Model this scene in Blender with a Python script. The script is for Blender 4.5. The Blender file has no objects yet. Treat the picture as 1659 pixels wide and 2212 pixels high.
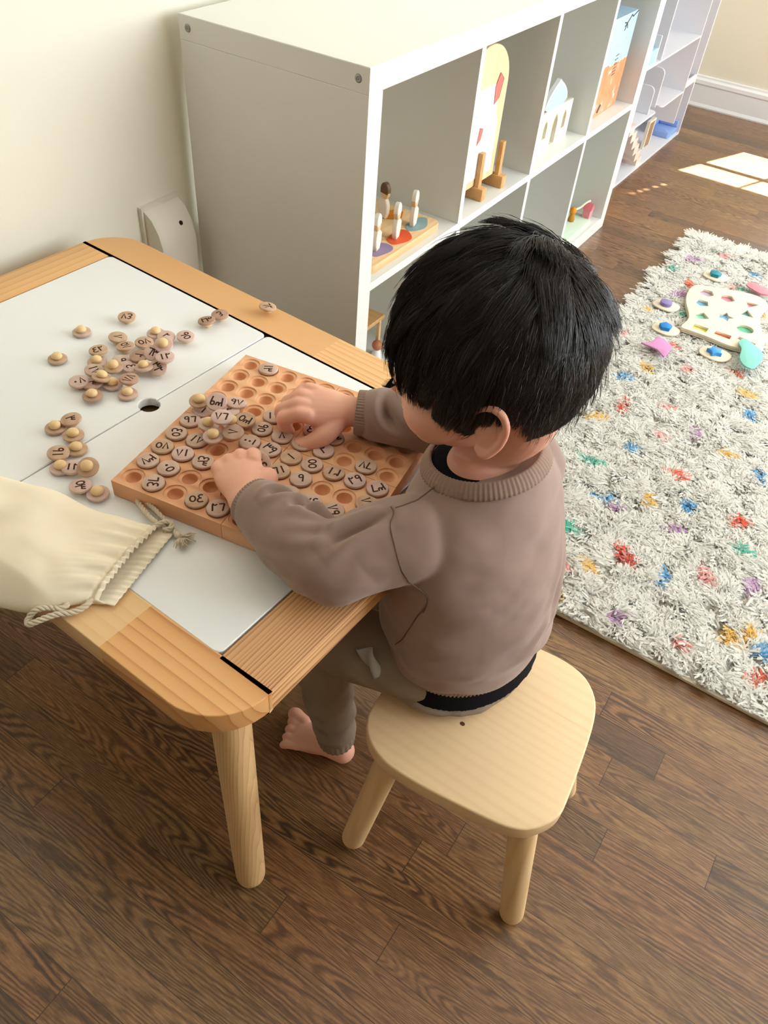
import bpy, bmesh, math, random
import numpy as np
from mathutils import Vector, Matrix, noise
from math import sin, cos, pi, radians

scene = bpy.context.scene
COL = scene.collection
random.seed(7)
rng = np.random.default_rng(11)

# ------------------------------------------------------------------ camera
CAM = Vector((1.1036, -1.0938, 1.1303))
YAW, PITCH, ROLL, FPX = -0.51032, -0.78444, 0.10247, 1696.4
fw = Vector((cos(PITCH)*sin(YAW), cos(PITCH)*cos(YAW), sin(PITCH)))
rt = Vector((cos(YAW), -sin(YAW), 0))
up = rt.cross(fw)
r2 = cos(ROLL)*rt + sin(ROLL)*up
u2 = -sin(ROLL)*rt + cos(ROLL)*up
cam_data = bpy.data.cameras.new('camera')
cam = bpy.data.objects.new('camera', cam_data)
COL.objects.link(cam)
cam.matrix_world = Matrix(((r2.x, u2.x, -fw.x, CAM.x), (r2.y, u2.y, -fw.y, CAM.y), (r2.z, u2.z, -fw.z, CAM.z), (0, 0, 0, 1)))
cam_data.sensor_fit = 'VERTICAL'
cam_data.sensor_height = 36.0
cam_data.lens = FPX*36.0/2212.0
cam_data.clip_start = 0.02
scene.camera = cam

# ------------------------------------------------------------------ view, world, daylight
scene.view_settings.view_transform = 'Standard'
scene.view_settings.look = 'None'
scene.view_settings.gamma = 1.0
scene.view_settings.use_curve_mapping = False
scene.view_settings.exposure = 0.27
scene.render.film_transparent = False
scene.cycles.max_bounces = 8
scene.cycles.diffuse_bounces = 6
scene.cycles.glossy_bounces = 3
scene.cycles.transmission_bounces = 4
scene.cycles.caustics_reflective = False
scene.cycles.caustics_refractive = False
scene.cycles.sample_clamp_indirect = 4.0
scene.cycles.use_denoising = True

world = bpy.data.worlds.new('world')
scene.world = world
world.use_nodes = True
wb = world.node_tree.nodes['Background']
wb.inputs['Color'].default_value = (0.78, 0.88, 1.0, 1)
wb.inputs['Strength'].default_value = 1.6

sun_d = bpy.data.lights.new('sun', 'SUN')
sun_d.energy = 85.0
sun_d.angle = radians(0.53)
sun_d.color = (1.0, 0.94, 0.86)
sun = bpy.data.objects.new('sun', sun_d)
COL.objects.link(sun)
sun.rotation_euler = Vector((-0.385, -1.0, -1.532)).to_track_quat('-Z', 'Y').to_euler()
sun.location = (2.2, 5.5, 5.0)

def area_light(name, loc, direction, sx, sy, power, color):
    d = bpy.data.lights.new(name, 'AREA')
    d.shape = 'RECTANGLE'; d.size = sx; d.size_y = sy; d.energy = power; d.color = color
    o = bpy.data.objects.new(name, d); COL.objects.link(o)
    o.location = loc
    o.rotation_euler = Vector(direction).to_track_quat('-Z', 'Y').to_euler()
    return o
# daylight by the right and far windows; the second far one is added
area_light('daylight_right_window', (3.42, 1.25, 1.5), (-1, 0, -0.12), 2.6, 1.5, 90, (0.90, 0.975, 1.0))
area_light('daylight_far_window', (1.23, 3.12, 0.96), (0, -1, -0.1), 0.95, 0.6, 12, (0.90, 0.975, 1.0))
area_light('added_far_side_light', (2.6, 3.12, 1.4), (0, -1, -0.1), 1.0, 1.4, 30, (0.90, 0.975, 1.0))  # added lamp behind an invented window, more light from the far side

# ------------------------------------------------------------------ node helpers
def srgb(r, g, b):
    def f(c):
        c /= 255.0
        return c/12.92 if c <= 0.04045 else ((c+0.055)/1.055)**2.4
    return (f(r), f(g), f(b), 1.0)

class NT:
    def __init__(s, name, rough=0.5, spec=0.5):
        s.m = bpy.data.materials.new(name); s.m.use_nodes = True
        s.t = s.m.node_tree; s.n = s.t.nodes; s.l = s.t.links
        s.b = s.n['Principled BSDF']
        s.b.inputs['Roughness'].default_value = rough
        s.b.inputs['Specular IOR Level'].default_value = spec
        s.tc = s.n.new('ShaderNodeTexCoord')
    def set(s, sock, v):
        if hasattr(v, 'type') and hasattr(v, 'node'):
            s.l.new(v, sock)
        else:
            sock.default_value = v
    def math(s, op, a, b=0.0, c=0.0):
        n = s.n.new('ShaderNodeMath'); n.operation = op
        for i, v in enumerate((a, b, c)):
            s.set(n.inputs[i], v)
        return n.outputs[0]
    def mapping(s, vec, scale=(1, 1, 1), loc=(0, 0, 0), rot=(0, 0, 0)):
        n = s.n.new('ShaderNodeMapping')
        s.l.new(vec, n.inputs[0])
        n.inputs['Scale'].default_value = scale; n.inputs['Location'].default_value = loc; n.inputs['Rotation'].default_value = rot
        return n.outputs[0]
    def noise(s, vec, scale, detail=2.0, rough=0.5, dist=0.0):
        n = s.n.new('ShaderNodeTexNoise')
        if vec is not None: s.l.new(vec, n.inputs['Vector'])
        n.inputs['Scale'].default_value = scale; n.inputs['Detail'].default_value = detail
        n.inputs['Roughness'].default_value = rough; n.inputs['Distortion'].default_value = dist
        return n.outputs['Fac']
    def wave(s, vec, scale, dist=0.0, detail=2.0, dscale=1.0, kind='BANDS', direction='X', profile='SIN'):
        n = s.n.new('ShaderNodeTexWave'); n.wave_type = kind
        if kind == 'BANDS': n.bands_direction = direction
        else: n.rings_direction = direction
        n.wave_profile = profile
        if vec is not None: s.l.new(vec, n.inputs['Vector'])
        n.inputs['Scale'].default_value = scale; n.inputs['Distortion'].default_value = dist
        n.inputs['Detail'].default_value = detail; n.inputs['Detail Scale'].default_value = dscale
        return n.outputs['Fac']
    def ramp(s, fac, stops):
        n = s.n.new('ShaderNodeValToRGB'); s.set(n.inputs[0], fac)
        e = n.color_ramp.elements
        while len(e) > 1: e.remove(e[-1])
        e[0].position = stops[0][0]; e[0].color = stops[0][1]
        for p_, c_ in stops[1:]:
            k = e.new(p_); k.color = c_
        return n.outputs[0]
    def mix(s, fac, a, b, mode='MIX'):
        n = s.n.new('ShaderNodeMix'); n.data_type = 'RGBA'; n.blend_type = mode
        s.set(n.inputs[0], fac); s.set(n.inputs[6], a); s.set(n.inputs[7], b)
        return n.outputs[2]
    def sep(s, vec):
        n = s.n.new('ShaderNodeSeparateXYZ'); s.l.new(vec, n.inputs[0]); return n.outputs
    def comb(s, x, y, z):
        n = s.n.new('ShaderNodeCombineXYZ')
        for i, v in enumerate((x, y, z)): s.set(n.inputs[i], v)
        return n.outputs[0]
    def white(s, vec):
        n = s.n.new('ShaderNodeTexWhiteNoise'); n.noise_dimensions = '3D'; s.l.new(vec, n.inputs[0]); return n.outputs
    def bump(s, h, strength=0.3, dist=0.002):
        n = s.n.new('ShaderNodeBump'); s.set(n.inputs['Height'], h)
        n.inputs['Strength'].default_value = strength; n.inputs['Distance'].default_value = dist
        s.l.new(n.outputs[0], s.b.inputs['Normal'])
    def color(s, v): s.set(s.b.inputs['Base Color'], v)

def plain(name, rgb, rough=0.5, spec=0.4, var=0.04, scale=30, bump=0.0, bscale=200, bdist=0.0005):
    k = NT(name, rough, spec)
    c = srgb(*rgb); f = k.noise(k.tc.outputs['Object'], scale, 3)
    d = tuple(x*(1-var*2) for x in c[:3])+(1,)
    k.color(k.mix(f, c, d))
    if bump: k.bump(k.noise(k.tc.outputs['Object'], bscale, 3), bump, bdist)
    return k.m

def wood(name, light, mid, dark, axis='X', ring=60, stretch=0.06, dist=3.0, rough=0.45, contrast=(0.35, 0.75), fine=0.25, spec=0.4, off=(0, 0, 0), big=1.6, saw=0.0, joint=None):
    """growth rings running along an axis of the object"""
    k = NT(name, rough, spec)
    sc = {'X': (stretch, 1, 1), 'Y': (1, stretch, 1), 'Z': (1, 1, stretch)}[axis]
    v = k.mapping(k.tc.outputs['Object'], sc, off)
    warp = k.noise(v, big*4, 2)
    s3 = k.sep(v)
    side = {'X': 1, 'Y': 0, 'Z': 0}[axis]
    q = k.math('ADD', k.math('MULTIPLY', s3[side], ring), k.math('MULTIPLY', warp, dist*4))
    q = k.math('ADD', q, k.math('MULTIPLY', s3[2 if axis != 'Z' else 1], ring*0.4))
    q = k.math('ADD', q, k.math('MULTIPLY', k.noise(k.mapping(v, (.4, .4, .4)), ring*.55, 2), 2.2))
    rings = k.math('ADD', k.math('MULTIPLY', k.math('SINE', k.math('MULTIPLY', q, 6.2832)), 0.5), 0.5)
    if saw: rings = k.math('POWER', k.math('FRACT', q), saw)
    rings = k.math('MULTIPLY', rings, k.math('MULTIPLY_ADD', k.noise(v, ring*.22, 2), 1.1, .3))
    fibre = k.noise(k.mapping(k.tc.outputs['Object'], tuple(x*(0.02 if i == 'XYZ'.index(axis) else 1) for i, x in enumerate((1, 1, 1)))), 900, 3)
    f = k.math('ADD', k.math('MULTIPLY', rings, 1-fine), k.math('MULTIPLY', fibre, fine))
    c = k.ramp(f, [(contrast[0], srgb(*light)), ((contrast[0]+contrast[1])/2, srgb(*mid)), (contrast[1]+0.1, srgb(*dark))])
    blot = k.noise(v, 9, 3)
    if joint:   # a second, differently coloured length of wood glued on beyond a joint
        jx, tone = joint
        o3 = k.sep(k.tc.outputs['Object'])
        c = k.mix(k.math('LESS_THAN', o3[0], jx), c, k.mix(k.math('MULTIPLY', rings, .35), srgb(*tone), srgb(*mid)))
    c = k.mix(k.math('MULTIPLY', blot, 0.35), c, srgb(*mid))
    k.color(c)
    k.bump(f, 0.06, 0.0006)
    return k.m

# ------------------------------------------------------------------ object helpers
def link(name, verts, faces, mat=None, parent=None, smooth=False, loc=None, rot=None):
    me = bpy.data.meshes.new(name)
    me.from_pydata([tuple(v) for v in verts], [], [tuple(f) for f in faces])
    me.update()
    return place(name, me, mat, parent, smooth, loc, rot)

def place(name, me, mat=None, parent=None, smooth=False, loc=None, rot=None):
    if mat is not None and len(me.materials) == 0:
        for m_ in (mat if isinstance(mat, (list, tuple)) else [mat]): me.materials.append(m_)
    if smooth:
        me.polygons.foreach_set('use_smooth', [True]*len(me.polygons))
    o = bpy.data.objects.new(name, me); COL.objects.link(o)
    if parent is not None: o.parent = parent
    if loc is not None: o.location = loc
    if rot is not None: o.rotation_euler = rot
    return o

def empty(name, loc=(0, 0, 0), rz=0.0):
    o = bpy.data.objects.new(name, None); COL.objects.link(o)
    o.empty_display_size = 0.05
    o.location = loc; o.rotation_euler = (0, 0, rz)
    return o

def tag(o, label=None, cat=None, group=None, kind=None):
    if label: o['label'] = label
    if cat: o['category'] = cat
    if group: o['group'] = group
    if kind: o['kind'] = kind
    return o

class MB:
    """collects shapes into one mesh"""
    def __init__(s): s.v = []; s.f = []; s.mi = []
    def add(s, verts, faces, mi=0):
        n = len(s.v); s.v += [tuple(v) for v in verts]; s.f += [tuple(i+n for i in f) for f in faces]; s.mi += [mi]*len(faces)
        return s
    def box(s, x0, x1, y0, y1, z0, z1, mi=0):
        return s.add([(x0, y0, z0), (x1, y0, z0), (x1, y1, z0), (x0, y1, z0), (x0, y0, z1), (x1, y0, z1), (x1, y1, z1), (x0, y1, z1)],
                     [(0, 3, 2, 1), (4, 5, 6, 7), (0, 1, 5, 4), (1, 2, 6, 5), (2, 3, 7, 6), (3, 0, 4, 7)], mi)
    def prism(s, pts, z0, z1, mi=0, bev=0.0, bsteps=2):
        """outline (ccw) extruded in z, with rounded top and bottom arris"""
        n = len(pts)
        prof = [(z0, 0.0)]
        P = np.array(pts, float)
        d1 = np.roll(P, -1, 0)-P; d0 = P-np.roll(P, 1, 0)
        t = d1/np.linalg.norm(d1, axis=1, keepdims=True)+d0/np.linalg.norm(d0, axis=1, keepdims=True)
        t /= np.maximum(np.linalg.norm(t, axis=1, keepdims=True), 1e-9)
        nr = np.stack([t[:, 1], -t[:, 0]], 1)
        rings = []
        if bev > 0:
            for k in range(bsteps+1):
                a = pi/2*k/bsteps; rings.append((z0+bev*(1-cos(a)) if False else z0+bev*(1-cos(a)), bev*(1-sin(a))))
            for k in range(bsteps+1):
                a = pi/2*(1-k/bsteps); rings.append((z1-bev*(1-cos(a)), bev*(1-sin(a))))
        else:
            rings = [(z0, 0), (z1, 0)]
        V = []
        for z, ins in rings:
            Q = P-nr*ins
            V += [(q[0], q[1], z) for q in Q]
        F = []
        for r in range(len(rings)-1):
            for i in range(n):
                j = (i+1) % n
                F.append((r*n+i, r*n+j, (r+1)*n+j, (r+1)*n+i))
        F.append(tuple(reversed(range(n)))); F.append(tuple(range((len(rings)-1)*n, len(rings)*n)))
        return s.add(V, F, mi)
    def lathe(s, prof, n=24, c=(0, 0, 0), mi=0, mat=None):
        """prof: list of (radius, z)"""
        V = []; F = []; rows = []
        for r, z in prof:
            if r < 1e-6:
                rows.append([len(V)]); V.append((c[0], c[1], c[2]+z))
            else:
                rows.append(list(range(len(V), len(V)+n)))
                V += [(c[0]+r*cos(2*pi*i/n), c[1]+r*sin(2*pi*i/n), c[2]+z) for i in range(n)]
        for a, b in zip(rows[:-1], rows[1:]):
            for i in range(n):
                j = (i+1) % n
                if len(a) == 1 and len(b) == 1: continue
                if len(a) == 1: F.append((a[0], b[j], b[i]))
                elif len(b) == 1: F.append((a[i], a[j], b[0]))
                else: F.append((a[i], a[j], b[j], b[i]))
        if mat is not None: V = [tuple(mat @ Vector(v)) for v in V]
        return s.add(V, F, mi)
    def tube(s, pts, rad, n=8, mi=0, closed=False, cap=True):
        P = [Vector(p) for p in pts]; m = len(P)
        R = rad if hasattr(rad, '__len__') else [rad]*m
        prev = None; V = []; F = []
        for i in range(m):
            if closed: t = P[(i+1) % m]-P[(i-1) % m]
            else: t = P[min(i+1, m-1)]-P[max(i-1, 0)]
            if t.length < 1e-9: t = Vector((0, 0, 1))
            t.normalize()
            if prev is None:
                a = Vector((0, 0, 1)) if abs(t.z) < 0.9 else Vector((1, 0, 0))
                nrm = t.cross(a).normalized()
            else:
                nrm = prev-t*prev.dot(t)
                nrm = nrm.normalized() if nrm.length > 1e-6 else t.orthogonal().normalized()
            prev = nrm; bn = t.cross(nrm)
            for k in range(n):
                a = 2*pi*k/n
                V.append(P[i]+(nrm*cos(a)+bn*sin(a))*R[i])
        for i in range(m if closed else m-1):
            for k in range(n):
                k2 = (k+1) % n; j = (i+1) % m
                F.append((i*n+k, i*n+k2, j*n+k2, j*n+k))
        if cap and not closed:
            F.append(tuple(reversed(range(n)))); F.append(tuple(range((m-1)*n, m*n)))
        return s.add([tuple(v) for v in V], F, mi)
    def sphere(s, c, r, n=16, m=10, mi=0):
        r3 = r if hasattr(r, '__len__') else (r, r, r)
        k = len(s.v)
        s.lathe([(sin(pi*i/m), -cos(pi*i/m)) for i in range(m+1)], n, (0, 0, 0), mi)
        for i in range(k, len(s.v)):
            v = s.v[i]; s.v[i] = (c[0]+v[0]*r3[0], c[1]+v[1]*r3[1], c[2]+v[2]*r3[2])
        return s
    def xf(s, M):
        s.v = [tuple(M @ Vector(v)) for v in s.v]; return s
    def build(s, name, mat, parent=None, smooth=False, loc=None, rot=None, angle=None):
        me = bpy.data.meshes.new(name)
        me.from_pydata(s.v, [], s.f); me.update()
        mats = mat if isinstance(mat, (list, tuple)) else [mat]
        for m_ in mats: me.materials.append(m_)
        if len(mats) > 1: me.polygons.foreach_set('material_index', s.mi)
        o = place(name, me, None, parent, smooth or angle is not None, loc, rot)
        if angle is not None:
            try: me.set_sharp_from_angle(angle=radians(angle))
            except Exception: pass
        return o

def catmull(pts, per=8, closed=False):
    P = [Vector(p) for p in pts]; n = len(P); out = []
    rngi = range(n if closed else n-1)
    for i in rngi:
        p0 = P[(i-1) % n] if (closed or i > 0) else P[0]*2-P[1]
        p1 = P[i]; p2 = P[(i+1) % n]
        p3 = P[(i+2) % n] if (closed or i+2 < n) else P[-1]*2-P[-2]
        for k in range(per):
            t = k/per
            out.append(0.5*((2*p1)+(-p0+p2)*t+(2*p0-5*p1+4*p2-p3)*t*t+(-p0+3*p1-3*p2+p3)*t*t*t))
    if not closed: out.append(P[-1].copy())
    return out

def rrect(x0, x1, y0, y1, r, n=8):
    out = []
    for cx, cy, a0 in ((x1-r, y1-r, 0), (x0+r, y1-r, pi/2), (x0+r, y0+r, pi), (x1-r, y0+r, 3*pi/2)):
        for k in range(n+1):
            a = a0+pi/2*k/n; out.append((cx+r*cos(a), cy+r*sin(a)))
    return out

def holed(name, outer, holes, z0, z1, bev=0.0):
    """flat sheet with real holes, from a filled curve, as a mesh datablock"""
    cu = bpy.data.curves.new(name, 'CURVE'); cu.dimensions = '2D'; cu.fill_mode = 'BOTH'
    cu.extrude = max((z1-z0)/2-bev, 0.0); cu.bevel_depth = bev; cu.bevel_resolution = 1
    if bev: cu.offset = -bev
    for loop in [outer]+holes:
        sp = cu.splines.new('POLY'); sp.points.add(len(loop)-1); sp.use_cyclic_u = True
        for p_, q in zip(sp.points, loop): p_.co = (q[0], q[1], 0, 1)
    o = bpy.data.objects.new(name, cu); COL.objects.link(o)
    dg = bpy.context.evaluated_depsgraph_get()
    me = bpy.data.meshes.new_from_object(o.evaluated_get(dg))
    bpy.data.objects.remove(o); bpy.data.curves.remove(cu)
    me.transform(Matrix.Translation((0, 0, (z0+z1)/2)))
    me.materials.clear()
    return me

def circle(cx, cy, r, n=24, ry=None):
    ry = ry or r
    return [(cx+r*cos(2*pi*k/n), cy+ry*sin(2*pi*k/n)) for k in range(n)]

# ------------------------------------------------------------------ room
def floor_material():
    k = NT('dark_oak_floor', 0.33, 0.62)
    co = k.sep(k.tc.outputs['Object'])
    W = 0.0572
    yr = k.math('DIVIDE', co[1], W)
    row = k.math('FLOOR', yr)
    fy = k.math('FRACT', yr)
    rr = k.white(k.comb(row, 3.0, 1.0))[0]
    xs = k.math('DIVIDE', k.math('ADD', co[0], k.math('MULTIPLY', rr, 3.7)), 0.72)
    pl = k.math('FLOOR', xs); fx = k.math('FRACT', xs)
    idv = k.white(k.comb(row, pl, 7.0))
    idn = idv[0]
    # cathedral grain: warped rings
    x2 = k.math('ADD', k.math('MULTIPLY', co[0], 0.075), k.math('MULTIPLY', idn, 31.0))
    v = k.comb(x2, k.math('ADD', k.math('MULTIPLY', k.math('SUBTRACT', fy, 0.5), W*0.85), k.math('MULTIPLY', idn, 7.0)), 0.0)
    warp = k.noise(v, 24, 1.0, 0.5)
    wig = k.noise(k.comb(k.math('MULTIPLY', co[0], 0.5), co[1], idn), 120, 2, 0.6)
    pl2 = k.white(k.comb(row, pl, 19.0))[0]
    q = k.math('ADD', k.math('MULTIPLY', warp, k.math('MULTIPLY_ADD', pl2, 22.0, 20.0)), k.math('MULTIPLY', wig, 0.55))
    q = k.math('ADD', q, k.math('MULTIPLY', k.math('SUBTRACT', fy, 0.5), k.math('MULTIPLY', pl2, 7.0)))
    saw = k.math('FRACT', q)
    ring = k.math('POWER', k.math('MULTIPLY_ADD', k.math('SINE', k.math('MULTIPLY', q, 6.2832)), 0.5, 0.5), 1.7)
    pores = k.noise(k.comb(k.math('MULTIPLY', co[0], 0.03), co[1], idn), 1300, 2, 0.6)
    dash = k.noise(k.comb(k.math('MULTIPLY', co[0], 0.12), co[1], idn), 420, 2, 0.6)
    g = k.math('ADD', k.math('MULTIPLY', k.math('MULTIPLY', ring, k.math('MULTIPLY_ADD', k.noise(k.comb(k.math('MULTIPLY', co[0], 0.4), co[1], idn), 9, 2), 0.9, -0.12)), 0.62), k.math('MULTIPLY', pores, 0.40))
    g = k.math('ADD', g, k.math('MULTIPLY', dash, 0.40))
    base = k.ramp(g, [(0.24, srgb(176, 146, 108)), (0.42, srgb(136, 108, 76)), (0.58, srgb(98, 75, 54)), (0.78, srgb(52, 41, 33))])
    tint = k.ramp(idn, [(0.0, srgb(190, 176, 162)), (0.25, srgb(255, 240, 212)), (0.5, srgb(226, 204, 184)), (0.8, srgb(255, 226, 196)), (1.0, srgb(170, 160, 156))])
    c = k.mix(1.0, base, tint, 'MULTIPLY')
    big = k.noise(k.tc.outputs['Object'], 2.2, 2)
    c = k.mix(k.math('MULTIPLY', big, 0.12), c, srgb(120, 92, 70))
    e1 = k.math('LESS_THAN', fy, 0.018)
    e2 = k.math('LESS_THAN', fx, 0.0018)
    seam = k.math('MAXIMUM', e1, e2)
    c = k.mix(k.math('MULTIPLY', seam, 0.75), c, srgb(24, 17, 13))
    k.color(c)
    k.set(k.b.inputs['Roughness'], k.math('MULTIPLY_ADD', g, 0.10, 0.25))
    k.bump(k.math('SUBTRACT', k.math('MULTIPLY', g, -0.4), seam), 0.22, 0.0008)
    return k.m

WALLM = plain('wall_paint', (229, 225, 209), 0.75, 0.2, 0.02, 6, 0.08, 120, 0.0008)
CEILM = plain('ceiling_paint', (238, 238, 234), 0.8, 0.2, 0.02, 4)
TRIMM = plain('trim_paint', (232, 234, 236), 0.35, 0.4, 0.02, 8)
WX0, WX1, WY0, WY1, WZ = -0.032, 3.3, -4.4, 2.972, 2.6

MB().box(WX0-0.12, WX1+0.15, WY0-0.1, WY1+0.15, -0.06, 0.0).build('floor', floor_material())['kind'] = 'structure'
MB().box(WX0-0.12, WX1+0.15, WY0-0.1, WY1+0.15, WZ, WZ+0.06).build('ceiling', CEILM)['kind'] = 'structure'
MB().box(WX0-0.12, WX0, WY0-0.1, WY1+0.15, 0, WZ).build('wall_left', WALLM)['kind'] = 'structure'
MB().box(WX0, WX1, WY0-0.1, WY0, 0, WZ).build('wall_near', plain('low_bounce_brown', (120, 100, 80), 0.8, 0.2, 0.02, 6))['kind'] = 'structure'  # unseen wall, set back and coloured dark to cut bounced light
# right wall with a wide window opening
RW = (-0.1, 2.6, 0.7, 2.3)
m = MB(); m.box(WX1, WX1+0.12, WY0, RW[0], 0, WZ).box(WX1, WX1+0.12, RW[1], WY1, 0, WZ)
m.box(WX1, WX1+0.12, RW[0], RW[1], 0, RW[2]).box(WX1, WX1+0.12, RW[0], RW[1], RW[3], WZ)
m.build('wall_right', WALLM)['kind'] = 'structure'
# far wall with its window opening and a second one added for light
FX0, FX1, FZ0, FZ1 = 0.715, 1.74, 0.62, 2.1
SX0, SX1 = 2.1, 3.1
m = MB(); m.box(WX0, FX0, WY1, WY1+0.12, 0, WZ).box(FX1, SX0, WY1, WY1+0.12, 0, WZ).box(SX1, WX1, WY1, WY1+0.12, 0, WZ)
m.box(SX0, SX1, WY1, WY1+0.12, 0, FZ0).box(SX0, SX1, WY1, WY1+0.12, FZ1, WZ)
m.box(FX0, FX1, WY1, WY1+0.12, 0, FZ0).box(FX0, FX1, WY1, WY1+0.12, FZ1, WZ)
m.build('wall_far', WALLM)['kind'] = 'structure'

# far window: frame, glazing bars, sill, blind with cord holes
w = empty('window_1', ((FX0+FX1)/2, WY1, FZ0)); w['kind'] = 'structure'
def rel(mb, o): return mb.xf(Matrix.Translation(-Vector(o.location)))
m = MB(); y0, y1 = WY1+0.0, WY1+0.03
gx0, gx1, gz0 = 0.748, 1.716, 0.661
m.box(FX0, gx0, y0, y1, FZ0, FZ1).box(gx1, FX1, y0, y1, FZ0, FZ1).box(gx0, gx1, y0, y1, FZ0, gz0).box(gx0, gx1, y0, y1, 2.06, FZ1)
for i in (1, 2, 3):
    xx = gx0+i*0.2445-0.0048; m.box(xx-0.0048, xx+0.0048, y0, y0+0.012, gz0, 2.06)
for zz in (1.052, 1.443, 1.83):
    m.box(gx0, gx1, y0, y0+0.012, zz-0.018, zz+0.018)
rel(m, w).build('window_frame', TRIMM, w)
k_ = NT('window_glass', 0.0, 0.5)
_tr = k_.n.new('ShaderNodeBsdfTransparent'); _gl = k_.n.new('ShaderNodeBsdfGlossy'); _gl.inputs['Roughness'].default_value = 0.02
_mx = k_.n.new('ShaderNodeMixShader'); _mx.inputs[0].default_value = 0.06
k_.l.new(_tr.outputs[0], _mx.inputs[1]); k_.l.new(_gl.outputs[0], _mx.inputs[2]); k_.l.new(_mx.outputs[0], k_.n['Material Output'].inputs['Surface'])
rel(MB().box(gx0, gx1, WY1+0.013, WY1+0.015, gz0, 2.06), w).build('window_pane', k_.m, w)
rel(MB().box(FX0-0.03, FX1+0.03, WY1-0.03, WY1+0.0, FZ0-0.03, FZ0), w).build('window_sill', TRIMM, w)
BLM = plain('blind_fabric', (225, 222, 212), 0.8, 0.1)
hz = [(0.8188, 1.532*(WY1-y)) for y in (1.805, 1.847, 1.881, 1.928, 1.971, 2.049)]+[(0.7765, 1.532*(WY1-1.786))]
me = holed('blind', [(FX0-0.02, 1.256), (FX1+0.02, 1.256), (FX1+0.02, 2.14), (FX0-0.02, 2.14)],
           [circle(a, b, 0.0065, 12, 0.011 if i != 5 else 0.008) for i, (a, b) in enumerate(hz)], -0.001, 0.001)
me.transform(Matrix.Rotation(pi/2, 4, 'X')); me.transform(Matrix.Translation(Vector((0, WY1-0.004, 0))-Vector(w.location)))
place('window_blind', me, BLM, w)
w3 = empty('added_light_window', ((SX0+SX1)/2, WY1, FZ0)); w3['kind'] = 'structure'  # unseen window without blind, added to let in more light and bounce
m = MB().box(SX0, SX0+.04, y0, y1, FZ0, FZ1).box(SX1-.04, SX1, y0, y1, FZ0, FZ1).box(SX0, SX1, y0, y1, FZ0, FZ0+.04).box(SX0, SX1, y0, y1, FZ1-.04, FZ1)
m.box((SX0+SX1)/2-.008, (SX0+SX1)/2+.008, y0, y0+.012, FZ0, FZ1)
rel(m, w3).build('window_frame', TRIMM, w3)
# right window
w2 = empty('window_2', (WX1, (RW[0]+RW[1])/2, RW[2])); w2['kind'] = 'structure'
m = MB(); x0, x1 = WX1+0.02, WX1+0.06
m.box(x0, x1, RW[0], RW[0]+0.05, RW[2], RW[3]).box(x0, x1, RW[1]-0.05, RW[1], RW[2], RW[3]).box(x0, x1, RW[0], RW[1], RW[2], RW[2]+0.05).box(x0, x1, RW[0], RW[1], RW[3]-0.05, RW[3])
for i in (1, 2):
    yy = RW[0]+(RW[1]-RW[0])*i/3; m.box(x0, x1, yy-0.03, yy+0.03, RW[2], RW[3])
rel(m, w2).build('window_frame', TRIMM, w2)

# skirting: a moulded profile swept along each wall
def skirting(name, p0, p1, inward):
    prof = [(0, 0), (0.018, 0), (0.019, 0.006), (0.014, 0.018), (0.013, 0.088), (0.016, 0.094), (0.015, 0.108), (0.008, 0.116), (0.007, 0.124), (0, 0.126)]
    p0 = Vector(p0); p1 = Vector(p1); inward = Vector(inward)
    V = []; n = len(prof)
    for p_ in (p0, p1):
        for d, z in prof: V.append(p_+inward*d+Vector((0, 0, z)))
    F = [(i, i+1, n+i+1, n+i) for i in range(n-1)]+[tuple(range(n)), tuple(reversed(range(n, 2*n)))]
    o = link(name, V, F, TRIMM); o['kind'] = 'structure'
skirting('baseboard_far', (WX0+0.019, WY1, 0), (WX1, WY1, 0), (0, -1, 0))
skirting('baseboard_left', (WX0, WY0, 0), (WX0, WY1-0.001, 0), (1, 0, 0))

# ------------------------------------------------------------------ shelf unit
SHW = plain('white_foil', (222, 223, 218), 0.32, 0.45, 0.01, 5)
T = 0.0395
sh = empty('cube_shelf', (0.195, 0.7335, 0))
tag(sh, 'long low white cube shelf with eight open compartments standing along the wall', 'shelf')
def part(mb, name, mat, root, **kw):
    return mb.xf(Matrix.Translation(-Vector(root.location))).build(name, mat, root, **kw)
def bevbox(x0, x1, y0, y1, z0, z1, b=0.0012):
    return MB().prism([(x0, y0), (x1, y0), (x1, y1), (x0, y1)], z0, z1, bev=b, bsteps=1)
H = 0.765; L = 1.467
part(bevbox(0, .39, 0, L, H-T, H), 'top_panel', SHW, sh)
part(bevbox(0, .39, 0, L, 0, T), 'bottom_panel', SHW, sh)
part(bevbox(0, .39, 0, T, T, H-T, 0.0008), 'side_panel', SHW, sh)
part(bevbox(0, .39, L-T, L, T, H-T, 0.0008), 'side_panel', SHW, sh)
part(bevbox(0.001, .389, T, L-T, T+.335, T+.351, 0.0008), 'middle_shelf', SHW, sh)
for i in (1, 2, 3):
    ya = T+i*.335+(i-1)*.016
    part(MB().box(0.0015, .3885, ya, ya+.016, T, T+.335).box(0.0015, .3885, ya, ya+.016, T+.351, H-T), 'divider', SHW, sh)
SCR = plain('screw_steel', (150, 150, 145), 0.35, 0.6); SCR.node_tree.nodes['Principled BSDF'].inputs['Metallic'].default_value = 0.6
for sx in (.019, .369):
    m = MB().lathe([(0, 0.0016), (.0018, 0.0016), (.0019, 0.0004), (.0019, 0.0016), (.0055, 0.0014), (.0066, 0.0), (0.0066, -.001)], 20)
    m.xf(Matrix.Translation((sx, 0.0, .746)) @ Matrix.Rotation(pi/2, 4, 'X'))
    part(m, 'screw', SCR, sh, smooth=True)['label'] = 'steel screw head'

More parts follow.
